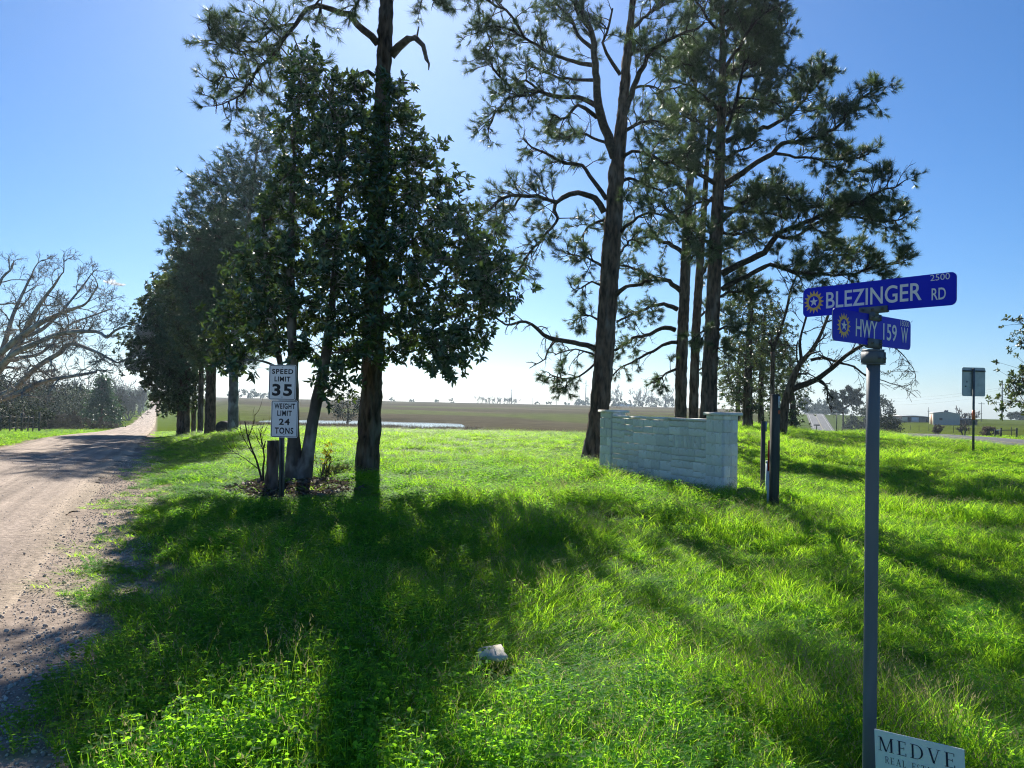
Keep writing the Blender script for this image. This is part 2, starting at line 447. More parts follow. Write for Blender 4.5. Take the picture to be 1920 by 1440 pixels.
def ground_color(x, y):
    u = 960 + 1450 * x / np.maximum(y, 1)
    s = road_s(x, y)
    n1, n2, n3 = vnoise(x, y, .5, 1), vnoise(x, y, .06, 2), vnoise(x, y * 3.5, .035, 3)
    lawn = np.array([.085, .125, .028]); far_lawn = np.array([.085, .125, .014]); brown = np.array([.078, .066, .042]); tan = np.array([.125, .105, .072])
    fgreen = np.array([.085, .105, .03]); rgreen = np.array([.062, .085, .014]); dirt = np.array([.30, .245, .20]); brush = np.array([.075, .075, .03])
    c = np.ones((len(x), 3)) * lawn
    def mixc(c, col, w): return c * (1 - w[:, None]) + col * w[:, None]
    c = mixc(c, far_lawn, sm(y, 30, 70))
    fieldm = sm(y, 96 + 6 * n1, 128 + 6 * n1) * (1 - sm(u, 1380, 1480)) * sm(s, 2, 40)
    c = mixc(c, brown, fieldm)
    n4 = vnoise(x, y * 5, .09, 6)
    c = mixc(c, tan, fieldm * sm(n3 + .5 * n4, .1, 1.3) * .75)
    c = mixc(c, np.array([.052, .043, .030]), fieldm * sm(-n3 + .7 * n4, .4, 1.4) * .6)
    c = mixc(c, fgreen, fieldm * sm(n3 + .5 * n2, .55, 1.0) * .8 * (1 - sm(y, 250, 420)))
    c = mixc(c, fgreen, fieldm * np.exp(-((y - 205 - .04 * (u - 960)) / 22) ** 2) * sm(u, 860, 1040) * .85)
    rm = sm(u, 1480, 1560) * sm(y, 60, 110)
    c = mixc(c, rgreen * (1 + .12 * n2[:, None]), rm)
    c = mixc(c, brush, sm(-s, 9, 16) * sm(y, 30, 80) * .75)
    c = mixc(c, np.array([.06, .09, .02]), sm(-s, 60, 120) * sm(y, 450, 650))
    # bare verge along the gravel road and the dirt under the magnolia
    edge = sm(s, -.9, -.3) * (1 - sm(s, .25 + .3 * n1, .75 + .35 * n1)) * (1 - sm(y, 25, 60))
    c = mixc(c, dirt, edge)
    c = mixc(c, dirt, (s < .1) * (s > -6.4) * 1.0)
    lx, ly = x + 3.95, y - 14.2
    litter = 1 - sm(np.sqrt((lx / 1.25) ** 2 + (ly / 1.8) ** 2) + .15 * n1, .65, 1.0)
    c = mixc(c, np.array([.10, .07, .045]), litter)
    return c
attr_color(ground.data, 'gcol', ground_color(xyz[:, 0], xyz[:, 1]))

# ------------------------------------------------------------------ gravel road
def strip(name, ys, s_of, xc, zf, mt, col, cols, kind='structure'):
    g = Geo(); V = []; RU = []
    for y in ys:
        for q in range(cols + 1):
            s = s_of(y, q / cols)
            V.append((xc(y) + s, y, zf(y, s))); RU.append((s, y, 0))
    V = np.array(V); n = len(ys); w = cols + 1
    i = np.arange(n - 1)[:, None] * w; j = np.arange(cols)[None, :]
    g.add(V, np.stack([i + j, i + j + 1, i + w + j + 1, i + w + j], -1).reshape(-1, 4))
    o = g.build(name, mt, kind=kind, smooth=True)
    attr_color(o.data, 'gcol', np.ones((len(V), 3)) * np.array(col) if not callable(col) else col(V, np.array(RU)))
    at = o.data.attributes.new('ruv', 'FLOAT_VECTOR', 'POINT'); at.data.foreach_set('vector', np.array(RU, np.float32).ravel())
    return o

ys = np.concatenate([np.arange(-30, 2, 2.0), np.arange(2, 30, .16), np.geomspace(30, 428, 160)])
def road_edge(y, t):
    j = .22 * math.sin(y * 1.1) + .16 * math.sin(y * 2.7 + 1) + .1 * math.sin(y * 6.1 + 2) + .07 * math.sin(y * 11.3)
    j *= max(0.15, 1 - max(0, y - 20) / 40)
    return (-6.0 + j * .7) * (1 - t) + (-.5 + j) * t
def road_z(y, s):
    crown = .05 * (1 - ((s + 3) / 3.2) ** 2) - .02
    rut = -.02 * (math.exp(-((s + 1.3) / .25) ** 2) + math.exp(-((s + 2.9) / .25) ** 2) + math.exp(-((s + 4.6) / .25) ** 2))
    return float(np.interp(y, LY, LZ)) + .016 + .0011 * max(y, 0) + crown + rut + .02 - (.075 * float(sm(s, -1.3, -.35)) + .05 * float(sm(-s, 5.3, 6.0))) * float(1 - sm(y, 25, 60))
def road_col(V, RU):
    s, y = RU[:, 0], RU[:, 1]
    pink = np.array([.335, .268, .215]); sand = np.array([.40, .32, .235]); grey = np.array([.25, .20, .175])
    n = vnoise(V[:, 0], V[:, 1], .4, 5)
    w = sm(s + .25 * n, -1.6, -.7)
    c = pink * (1 - w[:, None]) + sand * w[:, None]
    tr = sum(np.exp(-((s - q + .08 * n) / .3) ** 2) for q in (-1.3, -2.9, -4.6))
    c = c * (1 - .35 * np.clip(tr, 0, 1)[:, None]) + grey * .35 * np.clip(tr, 0, 1)[:, None]
    return c
MT['gravel_road'] = ground_mat('gravel_road', .95, .03, 16, ruv=True)
strip('gravel_road', ys, road_edge, lambda y: -.35 - .455 * y, road_z, MT['gravel_road'], road_col, 14)

# ------------------------------------------------------------------ highway
ys = np.concatenate([np.arange(-150, 20, 10.0), np.geomspace(20, 470, 130)])
hz = lambda y, s: float(np.interp(y, HY, HZ)) + .02 + .0012 * max(0, y - 20)
MT['asphalt'] = ground_mat('asphalt', .75, .004, 40, ruv=True, spec=.2)
hxc = lambda y: 16.2 + .355 * y
strip('highway', ys, lambda y, t: -4.9 + 9.8 * t, hxc, hz, MT['asphalt'], (.085, .085, .09), 6)
def marking(name, s0, w, mt, lift=.006):
    strip(name, ys, lambda y, t: s0 - w / 2 + w * t, hxc, lambda y, s: hz(y, s) + lift + .0003 * max(0, y), mt, (.6, .6, .6), 1)
marking('highway_edge_line', -3.75, .15, MT['line_white'])
marking('highway_edge_line', 3.75, .15, MT['line_white'])
marking('highway_centre_line', -.14, .12, MT['line_yellow'])
marking('highway_centre_line', .14, .12, MT['line_yellow'])

# ------------------------------------------------------------------ pond
wm = bpy.data.materials.new('pond_water'); wm.use_nodes = True
N, L = wm.node_tree.nodes, wm.node_tree.links; pb = N['Principled BSDF']
pb.inputs['Base Color'].default_value = (.04, .05, .045, 1); pb.inputs['Roughness'].default_value = .12; pb.inputs['IOR'].default_value = 1.33
pb.inputs['Specular IOR Level'].default_value = .6
tc = N.new('ShaderNodeTexCoord'); nz = N.new('ShaderNodeTexNoise'); nz.inputs['Scale'].default_value = 2.2; nz.inputs['Detail'].default_value = 4
L.new(tc.outputs['Object'], nz.inputs['Vector'])
bp = N.new('ShaderNodeBump'); bp.inputs['Distance'].default_value = .012; L.new(nz.outputs['Fac'], bp.inputs['Height']); L.new(bp.outputs[0], pb.inputs['Normal'])
g = Geo()
th = np.linspace(0, 2 * math.pi, 60, endpoint=False)
pc = P(680, 760, 133)
g.add(np.stack([pc[0] + 20 * np.cos(th), 133 + 26 * np.sin(th), np.full(60, -2.42)], -1), [list(range(60))])
g.build('pond', wm, kind='structure')
# ------------------------------------------------------------------ foliage primitives
def needles(tufts, K, seed, wid=.006, lo=.13, hi=.22):
    """tufts: (pos3, dir3, scale) -> needle triangles"""
    r = np.random.default_rng(seed)
    T = len(tufts)
    pos = np.array([t[0] for t in tufts]); d = unit(np.array([t[1] for t in tufts])); sc = np.array([t[2] for t in tufts])
    a = unit(np.cross(d, np.where(np.abs(d[:, 2:3]) < .9, np.array([[0, 0, 1.0]]), np.array([[1.0, 0, 0]]))))
    b = np.cross(d, a)
    ph = r.uniform(0, 2 * math.pi, (T, K)); op = r.uniform(.15, 1.15, (T, K)); ln = r.uniform(lo, hi, (T, K)) * sc[:, None]
    off = r.uniform(-.12, .02, (T, K)) * sc[:, None]
    nd = (np.cos(op)[..., None] * d[:, None] + np.sin(op)[..., None] * (np.cos(ph)[..., None] * a[:, None] + np.sin(ph)[..., None] * b[:, None]))
    nd[..., 2] -= .12
    nd = unit(nd)
    base = pos[:, None] + off[..., None] * d[:, None]
    side = unit(np.cross(nd, r.normal(0, 1, (T, K, 3)))) * (wid / 2) * sc[:, None, None]
    tip = base + nd * ln[..., None]
    v = np.stack([base - side, base + side, tip], 2).reshape(-1, 3)
    return v, np.arange(len(v), dtype=np.int32).reshape(-1, 3)

def leaves(pos, d, up, ln, wd, fold=.25):
    """folded two-quad leaves"""
    pos, d, up = np.asarray(pos, float), unit(d), np.asarray(up, float)
    s = unit(np.cross(d, up)); n = np.cross(s, d)
    ln = np.asarray(ln, float)[:, None]; wd = np.asarray(wd, float)[:, None]
    dr = -.12 * ln * n
    b = pos; t = pos + d * ln + dr * 1.2
    l1 = pos + d * ln * .38 + s * wd * .5 + n * wd * fold; r1 = pos + d * ln * .38 - s * wd * .5 + n * wd * fold
    l2 = pos + d * ln * .72 + s * wd * .4 + n * wd * fold * .8 + dr * .6; r2 = pos + d * ln * .72 - s * wd * .4 + n * wd * fold * .8 + dr * .6
    v = np.stack([b, l1, l2, t, r2, r1], 1).reshape(-1, 3)
    k = np.arange(len(pos), dtype=np.int32)[:, None] * 6
    return v, np.concatenate([k + np.array([[0, 3, 2, 1]]), k + np.array([[0, 5, 4, 3]])]).astype(np.int32)

def poly_dist(px, py, poly):
    """signed distance (inside positive) to a polygon, pixels"""
    poly = np.asarray(poly, float); n = len(poly)
    ins = np.zeros(px.shape, bool); dm = np.full(px.shape, 1e9)
    for a in range(n):
        x0, y0 = poly[a]; x1, y1 = poly[(a + 1) % n]
        c = ((y0 > py) != (y1 > py)) & (px < (x1 - x0) * (py - y0) / (y1 - y0 + 1e-12) + x0)
        ins ^= c
        t = np.clip(((px - x0) * (x1 - x0) + (py - y0) * (y1 - y0)) / ((x1 - x0) ** 2 + (y1 - y0) ** 2 + 1e-9), 0, 1)
        dm = np.minimum(dm, np.hypot(px - x0 - t * (x1 - x0), py - y0 - t * (y1 - y0)))
    return np.where(ins, dm, -dm)

def crown_points(poly, depth, thick, n, r):
    """n well spread points in the crown's volume"""
    poly = np.asarray(poly, float)
    lo, hi = poly.min(0), poly.max(0)
    c = r.uniform(lo, hi, (n * 40, 2)); d = poly_dist(c[:, 0], c[:, 1], poly)
    c, d = c[d > 3], d[d > 3]
    dm = d.max(); keep = [0]
    off = r.uniform(-1, 1, len(c)) * thick * (.25 + .75 * np.sqrt(np.minimum(1, d / dm)))
    p3 = np.array([P(c[k, 0], c[k, 1], depth + off[k]) for k in range(len(c))])
    mind = np.full(len(c), 1e9)
    for _ in range(n - 1):
        mind = np.minimum(mind, np.linalg.norm(p3 - p3[keep[-1]], axis=1))
        keep.append(int(np.argmax(mind * r.uniform(.75, 1, len(c)))))
    return p3[keep]

def px_path(path, depth, dend=0.0):
    """traced limb [(u, v, width_px)] to 3-D points and radii"""
    pts, rad = [], []
    L_ = np.concatenate([[0], np.cumsum([math.hypot(path[k + 1][0] - path[k][0], path[k + 1][1] - path[k][1]) for k in range(len(path) - 1)])])
    for k, q in enumerate(path):
        dd = depth + dend * (L_[k] / (L_[-1] + 1e-9)) ** 1.2
        pts.append(P(q[0], q[1], dd)); rad.append(q[2] * dd / FPX / 2)
    return np.array(pts), np.array(rad)

def grow_secondary(gw, tufts, pts, r, start=.35, step=.3, size=1.0, tuft=1.0, bare=0.0, droop=.0, upb=.15, dens=1.0, twr=.006):
    """side shoots with needle tufts along a limb"""
    seg = np.linalg.norm(np.diff(pts, axis=0), axis=1); cum = np.concatenate([[0], np.cumsum(seg)]); tot = cum[-1]
    s = start * tot
    while s <= tot + 1e-6:
        t = min(s, tot - 1e-4); k = min(np.searchsorted(cum, t, 'right') - 1, len(seg) - 1)
        f = (t - cum[k]) / (seg[k] + 1e-9); p = pts[k] * (1 - f) + pts[k + 1] * f; tg = unit(pts[k + 1] - pts[k])
        for _ in range(1 if r.random() > .45 else 2):
            rv = r.normal(0, 1, 3); rv[2] += upb; rv = unit(rv - (rv @ tg) * tg * .6)
            d = unit(tg * r.uniform(.3, 1.0) + rv)
            ln = size * 1.45 * r.uniform(.3, 1.0) * (.55 + .45 * (1 - (s / tot - start) / (1.001 - start)))
            q = [p]; dd = d
            for _k in range(4):
                dd = unit(dd + r.normal(0, .22, 3) + np.array([0, 0, -droop + .10 * _k * upb]))
                q.append(q[-1] + dd * ln / 4)
            q = np.array(q)
            gw.tube(q, np.linspace(.013 + .006 * size, twr, 5), 4, cap=False)
            isbare = r.random() < bare
            nt_ = max(3, int(ln / .085 * dens))
            for m_ in range(nt_):
                a_ = r.uniform(.3, 1.0) if m_ else 1.0
                ii = min(int(a_ * 4), 3); pp = q[ii] * (1 - (a_ * 4 - ii)) + q[ii + 1] * (a_ * 4 - ii)
                td = unit(unit(q[ii + 1] - q[ii]) * r.uniform(.4, 1.1) + r.normal(0, .55, 3) + np.array([0, 0, .25 - droop]))
                tl = r.uniform(.1, .42) * size if m_ else .06
                e = pp + td * tl
                gw.tube(np.array([pp, pp + td * tl * .5 + r.normal(0, .012, 3), e]), np.linspace(twr, twr * .6, 3), 3, cap=False)
                if not isbare: tufts.append((e, unit(td + np.array([0, 0, .25])), tuft * r.uniform(.75, 1.2)))
        s += step * .72 * r.uniform(.7, 1.3)

def trunk_mesh(g, path, depth, step=.12, sides=20, disp=.02, seed=0, flare=0.0, dend=0.0, sink=.15):
    pts, rad = px_path(path, depth, dend)
    z0 = zt(pts[0][0], pts[0][1])
    pts[0][2] = min(pts[0][2], z0 + .02) if pts[0][2] > z0 - .5 else z0
    pts = np.vstack([pts[0] - np.array([0, 0, sink]), pts]); rad = np.concatenate([[rad[0] * (1 + flare)], rad])
    p, r_ = spline(pts, rad, step)
    g.tube(p, r_, sides, disp=disp, seed=seed)
    return pts, rad

def pine(name_label, path, depth, limbs, group='tall pines on the verge', seed=1, sides=24, disp=.02, top_v=None, K=46, wid=.009, tuft=1.0,
         extra_top=0, mt_need='needle', dm=1.0):
    r = np.random.default_rng(seed)
    base = px_path(path[:1], depth)[0][0]
    root = empty('pine_tree', (base[0], base[1], zt(base[0], base[1])), name_label, 'tree', group)
    g = Geo(); tp, tr = trunk_mesh(g, path, depth, .11, sides, disp, seed, .25)
    trunk = g.build('trunk', MT['bark'], root, smooth=False)
    tufts = []
    for lm in limbs:
        pth = lm['p']; dend = lm.get('d', r.uniform(-2.2, 2.2))
        pts, rad = px_path(pth, depth, dend)
        pp, rr = spline(pts, rad, .18)
        pp[2:] += r.normal(0, .02, (len(pp) - 2, 3)) if len(pp) > 2 else 0
        gw = Geo(); gw.tube(pp, rr, 8, disp=.004, seed=seed)
        if lm.get('n', 1):
            grow_secondary(gw, tufts, pp, r, lm.get('s', .35), lm.get('step', .26), lm.get('size', .9), tuft * lm.get('tuft', 1), lm.get('bare', .12), lm.get('droop', .05), lm.get('up', .35), lm.get('dens', 1.0) * dm)
        gw.build('branch', MT['bark_branch'], root, smooth=True)
    # crown above the picture
    if extra_top:
        gw = Geo()
        for q in range(extra_top):
            t = r.uniform(.0, 1); ip = len(tp) - 2
            p0 = tp[ip] * (1 - t) + tp[ip + 1] * t
            az = r.uniform(0, 6.28); ln = r.uniform(1.5, 3.6) * (1 - .5 * t)
            pts = np.array([p0 + np.array([math.cos(az) * ln * f, math.sin(az) * ln * f, ln * (.35 * f - .15 * f * f)]) for f in np.linspace(0, 1, 7)])
            pts[1:] += r.normal(0, .06, (6, 3))
            gw.tube(pts, np.linspace(.05, .015, 7), 5, cap=False)
            grow_secondary(gw, tufts, pts, r, .3, .34, .9, tuft, .05, .05, .35)
        gw.build('branch', MT['bark_branch'], root)
    if tufts:
        v, f = needles(tufts, K, seed, wid)
        g = Geo(); g.add(v, f); g.build('needles', MT[mt_need], root, kind='stuff')
    return root

def cluster_tree(name, label, cat, trunks, depth, poly, thick, n_cl, per, spread, kind, mats, seed, group=None, trunk_mat='bark', tuft=1.0, K=20, wid=.012,
                 leafn=9, leaflen=.16, leafw=.065, twigr=.006, individual=0, sides=14, disp=.012, rosette_r=1.0, crown='crown', extra_polys=(), rise=(.25, 0), thick_limb=.014):
    """tree whose crown is made of leafy shoots on limbs that grow from its trunks"""
    r = np.random.default_rng(seed)
    b0 = px_path(trunks[0][:1], depth)[0][0]
    root = empty(name, (b0[0], b0[1], zt(b0[0], b0[1])), label, cat, group)
    axis = []
    for q, tk in enumerate(trunks):
        g = Geo(); tp, tr = trunk_mesh(g, tk, depth, .14, sides, disp, seed + q, .2)
        g.build('trunk', MT[trunk_mat], root, smooth=True)
        a, ar = spline(tp, tr, .15); axis.append(np.concatenate([a, ar[:, None]], 1))
    axis = np.concatenate(axis)
    cl = [crown_points(poly, depth, thick, n_cl, r)]
    for (pl, th, n2, dd) in extra_polys: cl.append(crown_points(pl, depth + dd, th, n2, r))
    cl = np.concatenate(cl)
    gb = Geo(); tufts = []; LP, LD, LU, LL, LW = [], [], [], [], []
    ntr = len(axis)
    hd0 = np.array([np.min(np.linalg.norm(axis[:, :3] - c, axis=1)) for c in cl])
    for c in cl[np.argsort(hd0)]:
        dv = c - axis[:, :3]; ds = np.linalg.norm(dv, axis=1)
        cost = ds + 1.6 * np.maximum(0, rise[0] * ds - dv[:, 2]) + .25 * (np.arange(len(axis)) < ntr) * ds
        k = int(np.argmin(cost)); a = axis[k]
        p0 = a[:3]; ln = ds[k]
        mid = (p0 + c) / 2 + np.array([0, 0, .08 * ln]) + r.normal(0, .09 * ln, 3)
        t = np.linspace(0, 1, 9)[:, None]
        pts = (1 - t) ** 2 * p0 + 2 * t * (1 - t) * mid + t * t * c
        r0 = min(a[3] * .75, (.018 if k < ntr else .010) + thick_limb * ln)
        rad_ = np.linspace(r0, max(twigr * 1.5, r0 * .55), 9)
        gb.tube(pts, rad_, 6, cap=False)
        axis = np.concatenate([axis, np.concatenate([pts[3:], rad_[3:, None]], 1)])
        out = unit(c - p0)
        m_ = max(3, int(per * r.uniform(.6, 1.35)))
        out = unit(c - p0)
        for _ in range(m_):
            e = c + np.clip(r.normal(0, 1, 3), -1.5, 1.5) * spread * np.array([1, 1, .75]) * r.uniform(.4, 1.1) + out * spread * .3
            td = unit(unit(e - pts[5]) + r.normal(0, .35, 3) + np.array([0, 0, .25]))
            st = pts[r.integers(5, 9)]
            gb.tube(np.array([st, (st + e) / 2 + r.normal(0, .04, 3), e]), np.linspace(twigr, twigr * .5, 3), 3, cap=False)
            if kind == 'needle':
                tufts.append((e, td, tuft * r.uniform(.75, 1.25)))
            else:
                nl = max(4, int(leafn * r.uniform(.7, 1.3)))
                ph = r.uniform(0, 6.28) + np.arange(nl) * 2.4
                op = r.uniform(.5, 1.5, nl)
                aa = unit(np.cross(td, [0.3, .2, .93])); bb = np.cross(td, aa)
                dd = np.cos(op)[:, None] * td + np.sin(op)[:, None] * (np.cos(ph)[:, None] * aa + np.sin(ph)[:, None] * bb)
                LP.append(e - td * r.uniform(0, .12, nl)[:, None] * rosette_r + r.normal(0, .01, (nl, 3))); LD.append(dd)
                LU.append(np.tile(td, (nl, 1)) + r.normal(0, .3, (nl, 3))); LL.append(leaflen * r.uniform(.65, 1.2, nl)); LW.append(leafw * r.uniform(.75, 1.2, nl))
    gb.build('branches', MT['bark_branch'] if trunk_mat != 'bark_magnolia' else MT['bark_magnolia'], root)
    if kind == 'needle':
        v, f = needles(tufts, K, seed, wid); g = Geo(); g.add(v, f); g.build(crown, MT[mats], root, kind='stuff')
    else:
        LP, LD, LU, LL, LW = map(np.concatenate, (LP, LD, LU, LL, LW))
        rest = np.ones(len(LP), bool)
        if individual:
            # the leaves nearest the viewer's side and the outline stand as leaves of their own
            away = LP[:, 1] - .25 * np.abs(LP[:, 0] - LP[:, 0].mean())
            pick = np.argsort(away)[:individual]; rest[pick] = False
            lm = []
            for q in range(4):
                v, f = leaves([(0, 0, 0)], [(0, 1, 0)], [(0, 0, 1)], [1.0], [.40 + .03 * q], .12 + .1 * q)
                gg = Geo(); gg.add(v, f); lm.append(gg.mesh('leaf', MT[mats]))
            inv = wmat(root).inverted()
            for q, k in enumerate(pick):
                d = Vector(LD[k]).normalized(); u_ = Vector(LU[k]); s_ = d.cross(u_).normalized(); n_ = s_.cross(d)
                M4 = Matrix(((s_.x, d.x, n_.x, LP[k][0]), (s_.y, d.y, n_.y, LP[k][1]), (s_.z, d.z, n_.z, LP[k][2]), (0, 0, 0, 1)))
                o = bpy.data.objects.new('leaf', lm[q % 4]); COL.objects.link(o); o.parent = root
                o.matrix_parent_inverse = inv
                o.matrix_basis = M4 @ Matrix.Diagonal((LL[k], LL[k], LL[k], 1))
        v, f = leaves(LP[rest], LD[rest], LU[rest], LL[rest], LW[rest])
        g = Geo(); g.add(v, f); g.build(crown, MT[mats], root, kind='stuff')
    return root

def bare_branch(g, p, d, ln, r0, lvl, r, up=.1, wob=.25, split=(3, 5), rmin=.006, leafp=None):
    n = 5 if lvl else 4
    q = [np.asarray(p, float)]; dd = unit(d)
    for k in range(n):
        dd = unit(dd + r.normal(0, wob / math.sqrt(n) * 1.2, 3) + np.array([0, 0, up / n])); q.append(q[-1] + dd * ln / n)
    q = np.array(q)
    g.tube(q, np.linspace(r0, max(r0 * .45, rmin), n + 1), 6 if lvl > 1 else (4 if lvl == 1 else 3), cap=False)
    if leafp is not None and lvl == 0: leafp.append(q[-1])
    if lvl <= 0: return
    for _ in range(int(r.integers(split[0], split[1] + 1))):
        t = r.uniform(.25, 1.0); ii = min(int(t * n), n - 1); f = t * n - ii
        pp = q[ii] * (1 - f) + q[ii + 1] * f; tg = unit(q[ii + 1] - q[ii])
        rv = r.normal(0, 1, 3); rv = unit(rv - (rv @ tg) * tg)
        bare_branch(g, pp, unit(tg * r.uniform(.6, 1.1) + rv * r.uniform(.4, .9)), ln * r.uniform(.42, .68), max(r0 * r.uniform(.35, .55), rmin), lvl - 1, r, up, wob, split, rmin, leafp)
# ------------------------------------------------------------------ the pine by the speed limit sign
def W(pts, w0, w1):
    n = len(pts)
    return [(p[0], p[1], w0 + (w1 - w0) * k / max(1, n - 1)) for k, p in enumerate(pts)]

pine('tall pine with a straight trunk and arching dead stubs, right of the speed limit sign',
     [(687, 890, 47), (690, 840, 42), (695, 760, 38), (699, 650, 36), (703, 500, 34), (710, 330, 31), (717, 180, 28), (722, 60, 25), (726, -60, 24), (733, -420, 15), (738, -760, 5)], 17.5,
     [dict(p=W([(708, 82), (685, 55), (655, 33), (625, 18), (597, 12), (575, 20), (552, 45), (530, 75), (508, 105), (485, 125)], 14, 5), d=-1.0, s=.62, step=.2, size=1.0, droop=.1, bare=.2),
      dict(p=W([(552, 45), (520, 50), (490, 70), (462, 80), (435, 72), (405, 60)], 5, 2.5), d=-.8, s=.15, step=.16, size=.75, droop=.0),
      dict(p=W([(530, 75), (500, 92), (465, 100), (430, 95), (395, 70), (388, 45)], 6, 2.5), d=-1.5, s=.2, step=.17, size=.7, droop=.05),
      dict(p=W([(505, 110), (470, 140), (440, 150), (415, 140), (398, 155)], 5, 2.5), d=.8, s=.1, step=.17, size=.7, droop=.1),
      dict(p=W([(485, 125), (465, 160), (440, 185), (415, 195), (398, 190)], 5, 2), d=-.5, s=.1, step=.2, size=.6, droop=.15, bare=.35),
      dict(p=[(733, 104, 17), (747, 88, 16), (765, 72, 14), (781, 72, 12), (790, 85, 9), (799, 108, 7), (804, 132, 2)], d=-.6, n=0),
      dict(p=[(781, 72, 4), (785, 50, 2.5)], d=0, n=0),
      dict(p=[(703, 143, 9), (690, 134, 8), (672, 138, 6), (650, 148, 5), (630, 156, 4)], d=-.5, n=0),
      dict(p=[(733, 161, 7), (745, 155, 6), (763, 156, 4)], d=-.3, n=0),
      dict(p=[(601, 14, 6), (597, 35, 5), (592, 48, 4)], d=-.2, n=0),
      dict(p=W([(724, -70), (690, -60), (650, -30), (600, 0), (585, 15)], 8, 3), d=-1.0, s=.75, step=.25, size=.6, tuft=.9),
      dict(p=W([(724, -80), (690, -30), (672, -5), (665, 20)], 7, 3), d=-1.5, s=.5, step=.2, size=.55, droop=.3),
      dict(p=W([(728, -90), (770, -40), (800, -10), (835, 8)], 8, 3), d=-1.2, s=.5, step=.2, size=.6, droop=.25),
      dict(p=W([(728, -120), (800, -60), (850, -20), (900, -30)], 8, 3), d=1.2, s=.4, step=.3, size=.8, droop=.15),
      ], seed=3, sides=34, disp=.016, extra_top=7, K=46)

